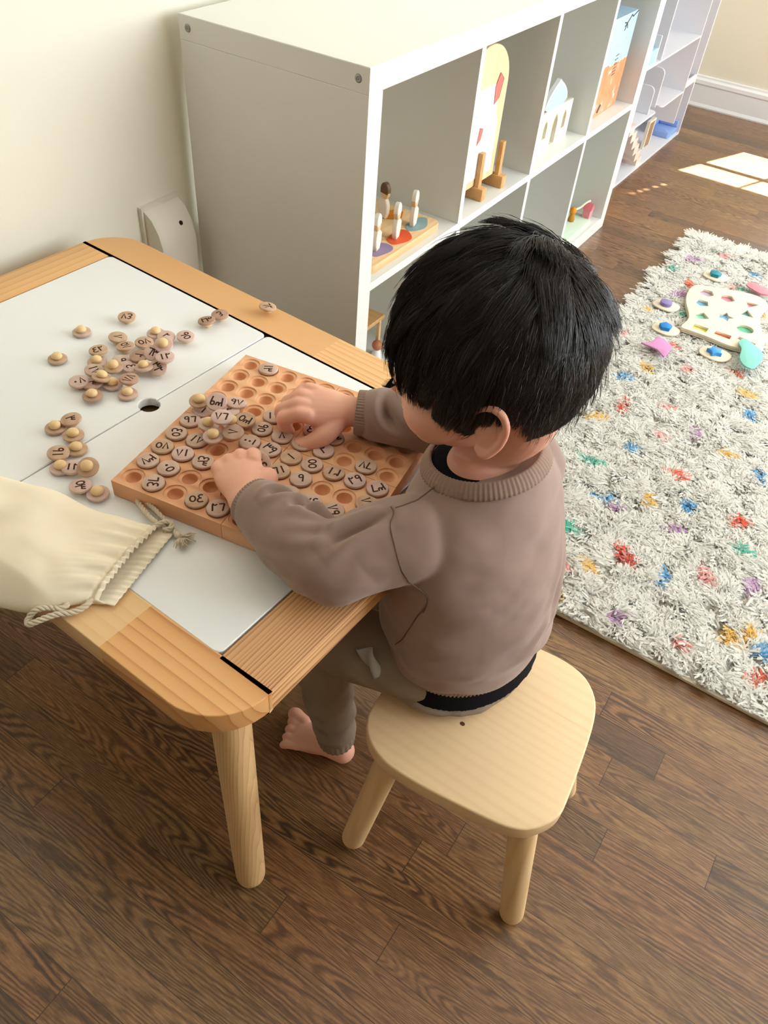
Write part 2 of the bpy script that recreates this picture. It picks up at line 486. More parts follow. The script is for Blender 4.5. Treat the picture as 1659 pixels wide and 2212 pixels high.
# cable box on the wall in the gap behind the table
DEV = plain('box_plastic', (222, 217, 203), 0.5, 0.4, 0.01)
dv = empty('wall_box', (WX0, -0.07, 0.2))
tag(dv, 'cream plastic wall box with a sloping top in the corner behind the table', 'wall box')
m = MB()
m.box(WX0, WX0+0.010, -0.122, -0.022, .14, .462)
part(m, 'back_plate', DEV, dv)
ya, yb = -.117, -.027
prof = [(.012, .145), (.052, .150), (.053, .39), (.046, .418), (.031, .443), (.012, .456)]
V = []; F = []
n = len(prof)
for yy, ins in ((ya, 0), (ya+.006, .0035), (yb-.006, .0035), (yb, 0)):
    for d, z in prof: V.append((WX0+d+(ins if d > .013 else 0)-0.0035, yy, z))
for r in range(3):
    for i in range(n): F.append((r*n+i, (r+1)*n+i, (r+1)*n+(i+1) % n, r*n+(i+1) % n))
F.append(tuple(range(n))); F.append(tuple(reversed(range(3*n, 4*n))))
m = MB().add(V, F); part(m, 'cover', DEV, dv, angle=50)
m = MB().sphere((WX0+.0435, -.058, .424), (.004, .0035, .0045), 12, 8)
part(m, 'screw_hole', plain('dark_hole', (50, 46, 38), 0.8, 0.1), dv, smooth=True)['label'] = 'small dark screw hole'

# ------------------------------------------------------------------ dollhouse beyond the shelf
DW = plain('dollhouse_white', (218, 219, 224), 0.4, 0.4, 0.01)
dh = empty('dollhouse', (0.17, 2.16, 0))
tag(dh, 'tall white wooden dollhouse with open floors standing past the shelf', 'dollhouse')
DX0, DX1, DY0, DY1 = 0.04, 0.30, 1.79, 2.545
part(MB().box(DX0, DX1, DY0, DY1, 0.0, .008), 'ground_floor', DW, dh)
part(MB().box(DX0, DX1, DY0, DY0+.012, 0.008, 1.0), 'side_wall', DW, dh)
part(MB().box(DX0, DX1, DY1-.012, DY1, 0.008, 1.0), 'side_wall', DW, dh)
part(MB().box(DX0+.006, DX1, 2.400, 2.408, 0.075, 1.0), 'lift_shaft_wall', DW, dh)
part(MB().box(.10, DX1, 2.412, 2.530, .205, .213).box(DX1-.006, DX1, 2.412, 2.530, .213, .232), 'lift_stop', DW, dh)
part(MB().box(DX0, DX0+.006, DY0+.012, DY1-.012, .008, 1.0), 'back_wall', DW, dh)
# first upper floor: rounded stair opening between two slabs
def slab(y0, y1, z, rc=0.0, side=1):
    if rc:
        pts = [(DX0+.006, y0), (DX1, y0)]
        if side > 0: pts += [(DX1-rc*(1-cos(a)), y1-rc*(1-sin(a))) for a in [pi/2*k/6 for k in range(7)]]+[(DX0+.006, y1)]
        else: pts = [(DX0+.006, y0)]+[(DX1-rc*(1-sin(a)), y0+rc*(1-cos(a))) for a in [pi/2*k/6 for k in range(7)]]+[(DX1, y1), (DX0+.006, y1)]
        return MB().prism(pts, z-.006, z, bev=.001, bsteps=1)
    return MB().box(DX0+.006, DX1, y0, y1, z-.006, z)
part(slab(DY0+.012, 2.085, .197, .02, 1), 'upper_floor', DW, dh)
part(slab(2.15, 2.40, .197, .02, -1), 'upper_floor', DW, dh)
part(slab(DY0+.012, 2.40, .392), 'upper_floor', DW, dh)
part(slab(DY0+.012, 2.40, .62), 'upper_floor', DW, dh)
part(slab(DY0+.012, DY1-.012, 1.0), 'upper_floor', DW, dh)
part(MB().box(.10, DX1-.002, 1.944, 1.952, .392, .614), 'partition', DW, dh)
part(MB().box(.06, .20, 1.99, 1.998, .008, .191), 'partition', DW, dh)
for yy_, za, zb_ in ((2.02, .197, .290), (2.09, .205, .335)):
    pts = [(.06, za), (DX1-.012, za), (DX1-.012, zb_-.02)]+[(DX1-.032+.02*cos(t), zb_-.02+.02*sin(t)) for t in [pi/2*k/5 for k in range(1, 6)]]+[(.06, zb_)]
    mm = MB().prism(pts, -.003, .003, bev=.001, bsteps=1).xf(Matrix.Translation((0, yy_, 0)) @ Matrix.Rotation(pi/2, 4, 'X'))
    part(mm, 'half_wall', DW, dh, angle=40)
STW = plain('pale_pink_wood', (226, 204, 190), 0.5, 0.3)
st = MB()
for i in range(6):
    t = i/6; yy = 1.84+t*.235; zz = .197-(i+1)*.0325
    st.box(.235, .292, yy, yy+.05, max(zz, .008), zz+.033)
part(st, 'staircase', STW, dh)['label'] = 'pale pink stepped staircase'
dr = empty('toy_door', (.245, 2.265, .008))
tag(dr, 'little brown door with a cream frame standing in the dollhouse ground floor', 'toy door')
DFR = plain('door_cream', (232, 222, 200), .5)
part(MB().box(.240, .252, 2.228, 2.236, .008, .112).box(.240, .252, 2.296, 2.304, .008, .112).box(.240, .252, 2.236, 2.296, .104, .112), 'frame', DFR, dr)
part(MB().box(.242, .249, 2.236, 2.296, .009, .104), 'door_panel', plain('toy_brown', (150, 118, 80), 0.5), dr)['label'] = 'brown door leaf'
BLU = plain('toy_blue', (140, 170, 222), 0.5); LBL = plain('toy_light_blue', (160, 205, 222), 0.5)
o = empty('toy_sofa', (.255, 2.47, .008)); tag(o, 'small blue toy seat at the foot of the shaft at the dollhouse right end', 'toy seat')
part(MB().prism(rrect(.20, .292, 2.416, 2.526, .010, 4), .008, .030, bev=.003), 'seat', BLU, o, angle=40)
part(MB().prism(rrect(.20, .212, 2.416, 2.526, .005, 4), .030, .062, bev=.003), 'backrest', BLU, o, angle=40)
part(MB().prism(rrect(.212, .292, 2.514, 2.526, .005, 4), .030, .055, bev=.003), 'armrest', BLU, o, angle=40)
o = empty('toy_bed', (.25, 1.87, .392)); tag(o, 'light blue toy bed in the dollhouse upper room next to the shelf', 'toy bed')
part(MB().prism(rrect(.16, .29, 1.815, 1.912, .008, 3), .392, .435, bev=.003), 'mattress', LBL, o, angle=40)
part(MB().box(.16, .29, 1.905, 1.914, .392, .47), 'headboard', DW, o)
part(MB().box(.17, .20, 1.825, 1.900, .435, .45), 'pillow', plain('toy_white', (238, 240, 240), 0.6), o)

# ------------------------------------------------------------------ toys on the shelf
S1 = T+.351
BEECH = wood('toy_beech', (226, 190, 142), (216, 178, 130), (200, 158, 110), 'Y', 60, .05, .8, .5, (.3, 1.4))
OAKT = wood('toy_oak', (204, 158, 102), (192, 144, 88), (170, 120, 68), 'X', 60, .05, .8, .5, (.3, 1.4))
PLYL = wood('ply_light', (230, 204, 162), (222, 194, 150), (210, 178, 134), 'Z', 50, .05, .8, .5, (.3, 1.4))
CREAM = plain('cream_paint', (232, 222, 208), 0.5); FACEM = plain('face_paint', (214, 178, 140), 0.5)
def colour(n, c): return plain('paint_'+n, c, 0.5, 0.3)
tr = empty('peg_tray', (.27, .20, S1)); tag(tr, 'wooden tray with coloured blobs holding the flat people in the nearest upper compartment', 'tray')
part(MB().prism(rrect(.15, .373, .062, .331, .02, 6), S1, S1+.016, bev=.002), 'tray_board', BEECH, tr, angle=40)
for nm, c, cx, cy, rx, ry, w_ in (('purple', (150, 130, 160), .345, .137, .019, .036, 0), ('orange_red', (222, 90, 50), .345, .208, .021, .037, 1), ('grey_blue', (140, 165, 168), .342, .282, .019, .035, 2), ('amber', (200, 120, 20), .28, .288, .02, .024, 3), ('pale_blue', (150, 175, 190), .35, .075, .014, .012, 4)):
    pts = [(cx+rx*(1+.13*sin(3*a+w_))*cos(a), cy+ry*(1+.13*cos(2*a+w_))*sin(a)) for a in [2*pi*k/28 for k in range(28)]]
    part(MB().prism(pts, S1+.0158, S1+.0168), 'painted_blob', colour(nm, c), tr)['label'] = nm.replace('_', ' ')+' painted blob'
def flat_person(x, y, rz, hair, label):
    o = empty('flat_wooden_person', (x, y, S1+.0168), rz)
    tag(o, label, 'toy figure', 'flat wooden people on the tray')
    def ext(pts, a, b, nm, mat):
        m_ = MB().prism(pts, a, b, bev=.0015, bsteps=1).xf(Matrix.Rotation(pi/2, 4, 'X') @ Matrix.Rotation(0, 4, 'Z')).xf(Matrix.Rotation(pi/2, 4, 'Z'))
        return m_.build(nm, mat, o, angle=40)
    # outline in (sideways, height)
    body = [(-.007, 0), (.009, 0), (.017, .016), (.018, .030), (.011, .036), (.005, .041), (-.006, .041), (-.012, .028), (-.012, .012)]
    ext([p_ for p_ in body], -.005, .005, 'body', CREAM)
    head = [(0+.0115*cos(a), .054+.0165*sin(a)) for a in [2*pi*k/20 for k in range(20)]]
    ext(head, -.0048, .0048, 'head', FACEM)
    hr = [(0+.0118*cos(a), .057+.0155*sin(a)) for a in [-.5+(pi+1.0)*k/14 for k in range(15)]]
    ext(hr, -.0052, .0052, 'hair', hair)
    return o
flat_person(.339, .132, .25, CREAM, 'pale flat wooden person on the purple blob, nearest the camera')
flat_person(.341, .200, .25, CREAM, 'pale flat wooden person on the orange red blob')
flat_person(.337, .272, .25, CREAM, 'pale flat wooden person on the grey blue blob at the far end of the tray')
flat_person(.272, .262, 1.3, plain('hair_brown', (96, 70, 44), .6), 'flat wooden person turned edge on behind the others, on the amber blob')

# tracing board on two stands
tb = empty('tracing_board', (.345, .50, S1)); tag(tb, 'arch shaped pale wooden board with a paper sheet in two oak stands, second upper compartment', 'wooden board')
AY0, AY1 = .405, .600
arch = [(AY0, .028), (AY1, .028), (AY1, .225)]+[((AY0+AY1)/2+(AY1-AY0)/2*cos(a), .225+.085*sin(a)) for a in [pi*k/20 for k in range(1, 20)]]+[(AY0, .225)]
def upright(pts, a, b):
    M_ = Matrix(((0, 0, 1, .345), (1, 0, 0, 0), (0, 1, 0, S1), (0, 0, 0, 1)))
    return MB().prism(pts, a, b, bev=.001, bsteps=1).xf(M_)
part(upright(arch, -.004, .004), 'board', PLYL, tb, angle=40)
paper = [(.42, .045), (.578, .045), (.578, .15), (.565, .17), (.56, .215), (.54, .232), (.42, .232)]
part(upright(paper, .0041, .0048), 'paper_sheet', plain('paper_white', (234, 232, 236), .7, .1), tb)['label'] = 'white paper sheet'
RB = plain('reddish_print', (196, 120, 110), .7, .1)
for pts in ([(.545, .19), (.565, .20), (.575, .235), (.555, .25), (.54, .225)], [(.49, .12), (.505, .13), (.51, .15), (.495, .155)], [(.44, .17), (.47, .18), (.465, .21)]):
    part(upright(pts, .0049, .0052), 'print', RB, tb)
for k_y, nm in ((.515, 'nearer'), (.612, 'farther')):
    o = empty('board_stand', (.345, k_y, S1)); tag(o, 'oak stand with a block foot holding the %s side of the arch board' % nm, 'stand', 'stands of the arch board')
    part(MB().prism(rrect(.322, .375, k_y-.011, k_y+.011, .003, 2), S1, S1+.027, bev=.002), 'foot', OAKT, o, angle=40)
    V_ = MB().box(.3295, .3395, k_y-.007, k_y+.007, S1+.027, S1+.105).box(.351, .361, k_y-.007, k_y+.007, S1+.027, S1+.10)
    part(V_, 'prong', OAKT, o)

# castle building blocks
cs = empty('toy_palace', (.34, .96, S1)); tag(cs, 'cream wooden palace front with arched doorways in the third upper compartment', 'toy building')
def uy(x, y_, z_):  # sheet in the y z plane facing +x
    return Matrix(((0, 0, 1, x), (1, 0, 0, y_), (0, 1, 0, z_), (0, 0, 0, 1)))
def parch(c, w_, z0, z1):
    return [(c-w_, z0), (c+w_, z0), (c+w_, z0+(z1-z0)*.6), (c+w_*.7, z0+(z1-z0)*.82), (c, z1), (c-w_*.7, z0+(z1-z0)*.82), (c-w_, z0+(z1-z0)*.6)]
me = holed('palace', [(.775, 0.0), (1.043, 0.0), (1.043, .092), (.775, .092)], [parch(1.002, .0075, .030, .072), parch(.945, .012, .004, .076), parch(.885, .0075, .030, .072), parch(.835, .012, .004, .076)], -.007, .007, .0008)
me.transform(Matrix.Translation(-Vector(cs.location)) @ uy(.337, 0, S1)); place('wall_block', me, plain('palace_cream', (232, 226, 212), .5), cs)
GOLD = plain('gold_edge', (206, 178, 98), .5)
for c_, w_, a_, b_ in ((1.002, .0075, .030, .072), (.945, .012, .004, .076), (.885, .0075, .030, .072), (.835, .012, .004, .076)):
    pts = parch(c_, w_+.0008, a_, b_+.0008); m = MB(); m.tube([uy(.3442, 0, S1) @ Vector((p_[0], p_[1], 0)) for p_ in pts], .0009, 5, closed=True)
    part(m, 'gold_edging', GOLD, cs, smooth=True)['label'] = 'gold arch edging'
dm = empty('toy_dome', (.335, .935, S1+.092)); tag(dm, 'pale blue pointed dome block with a white rim on top of the palace front', 'toy block')
def dome(w_, h_): return [(-w_*.72, 0), (w_*.72, 0)]+[(w_*(.98 if t < .35 else 1.0)*cos(t*pi/2)**.8*1.0, h_*(t**.9)) for t in (.12, .25, .4, .55, .7, .82, .92)]+[(0, h_*1.06)]+[(-w_*cos(t*pi/2)**.8, h_*(t**.9)) for t in (.92, .82, .7, .55, .4, .25, .12)]
MB().prism(dome(.068, .062), -.006, .006, bev=.001, bsteps=1).xf(uy(0, 0, 0.0003)).build('rim', plain('dome_white', (232, 236, 238), .5), dm, angle=40)
MB().prism(dome(.062, .055), .0058, .0068).xf(uy(0, 0, .001)).build('blue_face', plain('dome_blue', (176, 200, 232), .5), dm)['label'] = 'pale blue face'

# picture box
bx = empty('puzzle_box', (.33, 1.30, S1)); tag(bx, 'tall box printed light blue above and orange below, fourth upper compartment', 'box')
def print_mat():
    k = NT('box_print', .35, .5)
    s3 = k.sep(k.tc.outputs['Object'])
    nz = k.noise(k.tc.outputs['Object'], 28, 3)
    edge = k.math('ADD', s3[2], k.math('MULTIPLY', k.math('SUBTRACT', nz, .5), .03))
    split = k.math('GREATER_THAN', edge, .128)
    sky = k.mix(k.math('GREATER_THAN', k.noise(k.tc.outputs['Object'], 42, 1), .70), srgb(172, 206, 234), srgb(140, 190, 170))
    land = k.ramp(k.noise(k.tc.outputs['Object'], 30, 2), [(.3, srgb(222, 128, 84)), (.62, srgb(232, 146, 100)), (.68, srgb(214, 206, 206)), (.74, srgb(226, 130, 84))])
    k.color(k.mix(split, land, sky)); return k.m
part(bevbox(.272, .350, 1.19, 1.383, S1, S1+.243), 'carton', print_mat(), bx)
PDK = plain('print_dark', (70, 66, 70), .5)
def hline(pts, r=.0012): part(MB().tube([(.3505, a, S1+b_) for a, b_ in pts], r, 4), 'printed_line', PDK, bx)
hline([(1.38, .241), (1.345, .232), (1.335, .238), (1.31, .222), (1.29, .225)], .0016); hline([(1.31, .222), (1.30, .205)]); hline([(1.31, .222), (1.32, .208)]); hline([(1.31, .222), (1.295, .215)])
for zz in (.146, .136, .124, .114, .106, .098):
    hline([(1.285, zz), (1.305, zz+.002)])
hline([(1.235, .012), (1.25, .03)], .003)

# play garden in the fourth lower compartment
pg = empty('play_garden', (.30, 1.32, T)); tag(pg, 'pale green toy garden board with a white tower in the fourth lower compartment', 'toy')
part(MB().prism(rrect(.16, .372, 1.11, 1.40, .03, 6), T, T+.008, bev=.002), 'base', plain('garden_green', (205, 222, 200), .5), pg, angle=40)
m = MB(); m.prism([(0+.028*(1+.12*sin(5*a))*cos(a), .0+.02*sin(a)) for a in [2*pi*k/24 for k in range(24)]], 0, .19, bev=.004)
m.xf(Matrix.Translation((.285, 1.165, T+.008))); part(m, 'tower', plain('garden_white', (232, 234, 226), .5), pg, angle=40)
part(MB().prism(circle(.285, 1.195, .045, 20, .05), T+.198, T+.206, bev=.002), 'round_leaf', plain('leaf_blue', (170, 205, 222), .5), pg, angle=40)['label'] = 'light blue round leaf'
part(MB().tube(catmull([(.327, 1.325, T+.045), (.335, 1.35, T+.046), (.345, 1.372, T+.058), (.352, 1.388, T+.062)], 5), .0035, 8), 'bridge', plain('bridge_cream', (228, 220, 200), .5), pg, smooth=True)
o = empty('toy_flower', (.325, 1.325, T+.008)); tag(o, 'small orange toy flower figure on the green garden board', 'toy figure')
part(MB().sphere((.325, 1.325, T+.042), (.011, .012, .011)), 'head', colour('orange', (226, 140, 20)), o, smooth=True)
part(MB().lathe([(.0, 0), (.009, 0), (.011, .008), (.008, .018), (.007, .030), (0, .034)], 14, (.325, 1.325, T+.008)), 'body', colour('ochre', (190, 130, 40)), o, smooth=True)
o = empty('toy_cottage', (.352, 1.392, T+.008)); tag(o, 'little pink toy house near the far edge of the green garden board', 'toy house')
part(MB().prism([(.340, 1.378), (.364, 1.378), (.364, 1.406), (.340, 1.406)], T+.008, T+.034, bev=.001), 'walls', colour('pink', (232, 150, 160), ), o)
part(MB().add([(.338, 1.376, T+.034), (.366, 1.376, T+.034), (.366, 1.408, T+.034), (.338, 1.408, T+.034), (.338, 1.392, T+.054), (.366, 1.392, T+.054)], [(0, 3, 2, 1), (0, 1, 5, 4), (2, 3, 4, 5), (1, 2, 5), (3, 0, 4)]), 'roof', colour('pink_roof', (222, 120, 132)), o)

# little table and peg doll in the nearest lower compartment
tt = empty('toy_table', (.20, .27, T)); tag(tt, 'small wooden toy table at the back of the nearest lower compartment', 'toy table')
part(bevbox(.13, .262, .20, .318, T+.098, T+.108, .002), 'top', OAKT, tt)
for lx in (.14, .248):
    for ly in (.207, .305): part(MB().box(lx, lx+.008, ly, ly+.008, T, T+.098), 'leg', BEECH, tt)
pd = empty('peg_doll', (.262, .292, T)); tag(pd, 'white peg doll with a brown round head in front of the small toy table', 'toy figure')
part(MB().lathe([(0, 0), (.013, 0), (.014, .004), (.011, .018), (.007, .026), (0, .027)], 18, (.262, .292, T)), 'body', plain('doll_white', (236, 236, 234), .5), pd, smooth=True)
part(MB().sphere((.262, .292, T+.036), .013), 'head', plain('doll_brown', (176, 112, 74), .5), pd, smooth=True)

# ------------------------------------------------------------------ table
TX, TY, TTH = 0.03330, -0.23272, -0.05615
tbl = empty('activity_table', (TX, TY, 0), TTH)
tag(tbl, 'low pine childrens table with two white lids set in its frame, standing at the wall', 'table')
def pine(name, axis, off, ring, contrast, light=(228, 178, 118), mid=(214, 156, 94), dark=(168, 104, 58), **kw):
    return wood(name, light, mid, dark, axis, ring, kw.get('stretch', .05), kw.get('dist', 1.2), .42, contrast, .22, .4, off, kw.get('big', 1.6), kw.get('saw', 2.2), kw.get('joint'))
P_FAR = pine('pine_far_rail', 'X', (0, 0, 0), 110, (.1, .9), (230, 186, 132), (220, 168, 112), (190, 132, 82), joint=(.50, (214, 166, 114)), dist=.8)
P_NEAR = pine('pine_near_rail', 'X', (3.1, 0.02, 0), 75, (.1, .85), (234, 184, 124), (224, 164, 104), (172, 104, 64), dist=2.2, stretch=.09, joint=(.667, (240, 206, 156)))
P_WALL = pine('pine_wall_rail', 'Y', (1, 2, 0), 60, (.1, 1.1), (222, 176, 120), (212, 162, 106), (192, 138, 86))
P_END = pine('pine_end_rail', 'Y', (2.3, 0, 0), 240, (.05, .7), (236, 190, 140), (222, 168, 116), (152, 98, 66), dist=2.2, saw=1.6)
P_LEG = pine('pine_leg', 'Z', (0, 0, 0), 230, (.05, .9), (232, 198, 148), (222, 182, 130), (180, 134, 92), dist=.8, saw=1.6)
ZT = .48; TH = .030; LX, LY = .83, .58; WXr, WYr = .0651, .0638
RC = .068
# rails in table coordinates: x 0..LX away from the wall, y 0..-LY towards the camera
def corner(cx, cy, a0, a1, n=10): return [(cx+RC*cos(a0+(a1-a0)*k/n), cy+RC*sin(a0+(a1-a0)*k/n)) for k in range(n+1)]
far = [(0+.004, -WYr), (LX-.004, -WYr)]
far = [(0, -WYr), (LX, -WYr), (LX, -RC)]+corner(LX-RC, -RC, 0, pi/2)+corner(RC, -RC, pi/2, pi)
near = [(LX, -LY+WYr), (0, -LY+WYr)]+[(0, -LY+RC)]+corner(RC, -LY+RC, pi, 1.5*pi)+corner(LX-RC, -LY+RC, 1.5*pi, 2*pi)
MB().prism(far, ZT-TH, ZT, bev=.0013, bsteps=3).build('far_rail', P_FAR, tbl, angle=35)
MB().prism(near, ZT-TH, ZT, bev=.0013, bsteps=3).build('near_rail', P_NEAR, tbl, angle=35)
MB().prism([(0, -LY+WYr+.0002), (WXr, -LY+WYr+.0002), (WXr, -WYr-.0002), (0, -WYr-.0002)], ZT-TH, ZT, bev=.0005, bsteps=2).build('wall_end_rail', P_WALL, tbl, angle=35)
MB().prism([(LX-WXr, -LY+WYr+.0002), (LX, -LY+WYr+.0002), (LX, -WYr-.0002), (LX-WXr, -WYr-.0002)], ZT-TH, ZT, bev=.0005, bsteps=2).build('end_rail', P_END, tbl, angle=35)
# ledge under the lids
LED = plain('table_underside', (120, 86, 52), .6)
MB().box(WXr-.012, LX-WXr+.012, -LY+WYr-.012, -WYr+.012, ZT-.026, ZT-.018).build('tray_ledge', LED, tbl)
LIDM = plain('lid_white', (236, 238, 238), .28, .45, .01, 5)
EDG = plain('lid_edge', (120, 108, 88), .6)
g = .0028
mid = LX/2
def lid(x0, x1, hx, right):
    r = .009; R2 = .0135
    y0, y1 = -LY+WYr+g, -WYr-g
    hy = -LY/2-.003
    pts = []
    # rounded rectangle with a half round finger notch on the middle seam
    for cx, cy, a0 in ((x1-r, y1-r, 0), (x0+r, y1-r, pi/2), (x0+r, y0+r, pi), (x1-r, y0+r, 3*pi/2)):
        for k in range(5):
            a = a0+pi/2*k/4; pts.append((cx+r*cos(a), cy+r*sin(a)))
        if right and a0 == pi/2:
            pts += [(x0+R2*sin(b), hy+R2*cos(b)) for b in [pi*k/10 for k in range(11)]]
        if (not right) and a0 == 3*pi/2:
            pts += [(x1-R2*sin(b), hy-R2*cos(b)) for b in [pi*k/10 for k in range(11)]]
    m_ = MB().prism(pts, ZT-.012, ZT+.0005, bev=.001, bsteps=1)
    return m_
for x0_, x1_, rgt, lab in ((WXr+g, mid-.0012, False, 'white lid over the wall end of the pine table, under the heap of discs'), (mid+.0012, LX-WXr-g, True, 'white lid over the end of the pine table where the child sits')):
    o = lid(x0_, x1_, 0, rgt).build('table_lid', LIDM, None, angle=40)
    o.location = (TX, TY, 0); o.rotation_euler = (0, 0, TTH)
    tag(o, lab, 'lid', 'white lids of the table')
def leg(root, top, foot, r0, r1, mat, name='leg'):
    top = Vector(top); foot = Vector(foot); d = (foot-top).normalized()
    pts = [top+(foot-top)*t for t in (0, .25, .5, .75)]+[foot+Vector((0, 0, r1*.9))]
    m_ = MB(); L_ = (foot-top).length
    ts = [0, .2, .4, .6, .8]+[1-.9*r1/L_*k for k in (1.0, .72, .45, .22, .08, 0)]
    ts = [0, .2, .4, .6, .8]+[1-r1/L_*(1-sin(a)) for a in [pi/2*k/6 for k in range(7)]]
    rr_ = [r0+(r1-r0)*t for t in (0, .2, .4, .6, .8)]+[r1*(.12+.88*cos(a)**.8) if a < pi/2-.01 else r1*.12 for a in [pi/2*k/6 for k in range(7)]]
    m_.tube([top+(foot-top)*t for t in ts], rr_, 24)
    o = m_.build(name, mat, root, angle=45); return o
for sx, sy in ((0, 0), (1, 0), (0, 1), (1, 1)):
    tx_ = .085 if sx == 0 else LX-.085; ty_ = -.085 if sy == 0 else -LY+.085
    fx_ = tx_+(-.018 if sx == 0 else .050); fy_ = ty_+(.02 if sy == 0 else -.040)
    leg(tbl, (tx_, ty_, ZT-TH), (fx_, fy_, 0), .0235, .020, P_LEG)

# ------------------------------------------------------------------ stool
st_ = empty('stool', (.986, -.566, 0))
tag(st_, 'low square pale pine stool with rounded corners that the child sits on', 'stool')
outl = [(.8615, -.642), (.8658, -.6579), (.8745, -.6716), (.8897, -.6835), (.9094, -.6915), (.9318, -.6938), (.9727, -.6921), (1.0214, -.6861), (1.0561, -.6808), (1.0713, -.6767), (1.0881, -.6673), (1.1029, -.6490), (1.1108, -.6290), (1.1098, -.6024), (1.1060, -.5635), (1.1002, -.5179), (1.0934, -.4848), (1.0828, -.4620), (1.0614, -.4426), (1.0300, -.4350), (.9891, -.4372), (.935, -.4430), (.905, -.452), (.882, -.470), (.870, -.495), (.862, -.54), (.858, -.59)]
outl = [(p_.x-.986, p_.y+.566) for p_ in catmull([(a, b, 0) for a, b in outl], 3, True)]
if sum((outl[i][0]*outl[(i+1) % len(outl)][1]-outl[(i+1) % len(outl)][0]*outl[i][1]) for i in range(len(outl))) < 0: outl = outl[::-1]
SP = wood('stool_pine', (240, 210, 166), (235, 202, 156), (214, 172, 126), 'X', 75, .05, 1.4, .42, (.35, 1.3), .3, .4, (0.4, .05, 0), 1.0)
SPL = wood('stool_leg_pine', (236, 204, 156), (228, 192, 142), (206, 164, 118), 'Z', 50, .07, .8, .42, (.35, 1.3), .3)
MB().prism(outl, .256, .280, bev=.0026, bsteps=3).build('seat', SP, st_, angle=35)
KN = plain('knot', (96, 58, 44), .5)
MB().prism(circle(-.022, -.030, .0033, 14, .0028), .2795, .2802).build('knot', KN, st_)['label'] = 'small dark knot'
for tx_, ty_, fx_, fy_ in ((-.078, -.085, -.106, -.125), (.090, -.072, .130, -.083), (.072, .082, .118, .125), (-.078, .082, -.118, .122)):
    leg(st_, (tx_, ty_, .2575), (fx_, fy_, 0), .0178, .0165, SPL)

# ------------------------------------------------------------------ rug
RGC = dict(o=(236, 96, 56), p=(250, 172, 166), y=(250, 200, 78), b=(70, 170, 226), v=(208, 160, 208), g=(64, 194, 168), r=(226, 66, 42))
SPOTS = [(0.821,0.528,"o"),(0.913,0.598,"p"),(0.782,0.451,"y"),(1.084,0.693,"b"),(1.001,0.538,"v"),(0.937,0.477,"p"),(0.891,0.389,"b"),(0.838,0.287,"g"),(1.080,0.507,"y"),(1.160,0.481,"b"),(1.008,0.362,"o"),(0.892,0.195,"b"),(0.917,0.207,"b"),(0.939,0.182,"v"),(0.984,0.252,"y"),(1.060,0.284,"b"),(0.880,0.070,"g"),(1.162,0.303,"o"),(1.062,0.201,"v"),(1.003,0.067,"r"),(1.184,0.222,"g"),(0.955,-0.004,"y"),(1.086,0.058,"b"),(1.150,0.114,"p"),(1.233,0.140,"v"),(0.928,-0.105,"y"),(1.041,-0.091,"v"),(1.162,-0.078,"p"),(1.230,-0.009,"y"),(1.255,0.022,"y"),(1.295,-0.069,"o"),(1.290,-0.002,"b"),(0.719,1.399,"v"),(0.795,1.494,"p"),(0.692,1.298,"g"),(0.755,1.152,"v"),(0.716,1.002,"y"),(0.796,1.047,"g"),(0.909,1.430,"b"),(0.703,0.837,"p"),(0.775,0.649,"b"),(0.812,0.718,"y"),(0.895,0.787,"p"),(1.006,0.856,"o"),(1.052,0.774,"y"),(0.975,1.189,"y"),(0.765,1.231,"o"),(0.867,1.312,"p"),(0.894,1.315,"g"),(0.829,0.869,"o"),(0.911,-0.037,"p")]
_r = random.Random(5)
for _ in range(60): SPOTS.append((_r.uniform(1.3, 2.2), _r.uniform(-.1, 1.55), _r.choice('opybvg')))
RX0, RX1, RY0, RY1 = .655, 2.2, -.135, 1.60
rug = empty('shag_rug', (1.43, .73, 0)); tag(rug, 'cream shag rug speckled with tufts of many colours on the dark floor', 'rug')
part(MB().prism([(RX0+.012, RY0), (RX1, RY0), (RX1, RY1), (RX0+.02, RY1)], 0, .008, bev=.003, bsteps=2), 'backing', plain('rug_backing', (244, 238, 222), .9, .1), rug, angle=40)
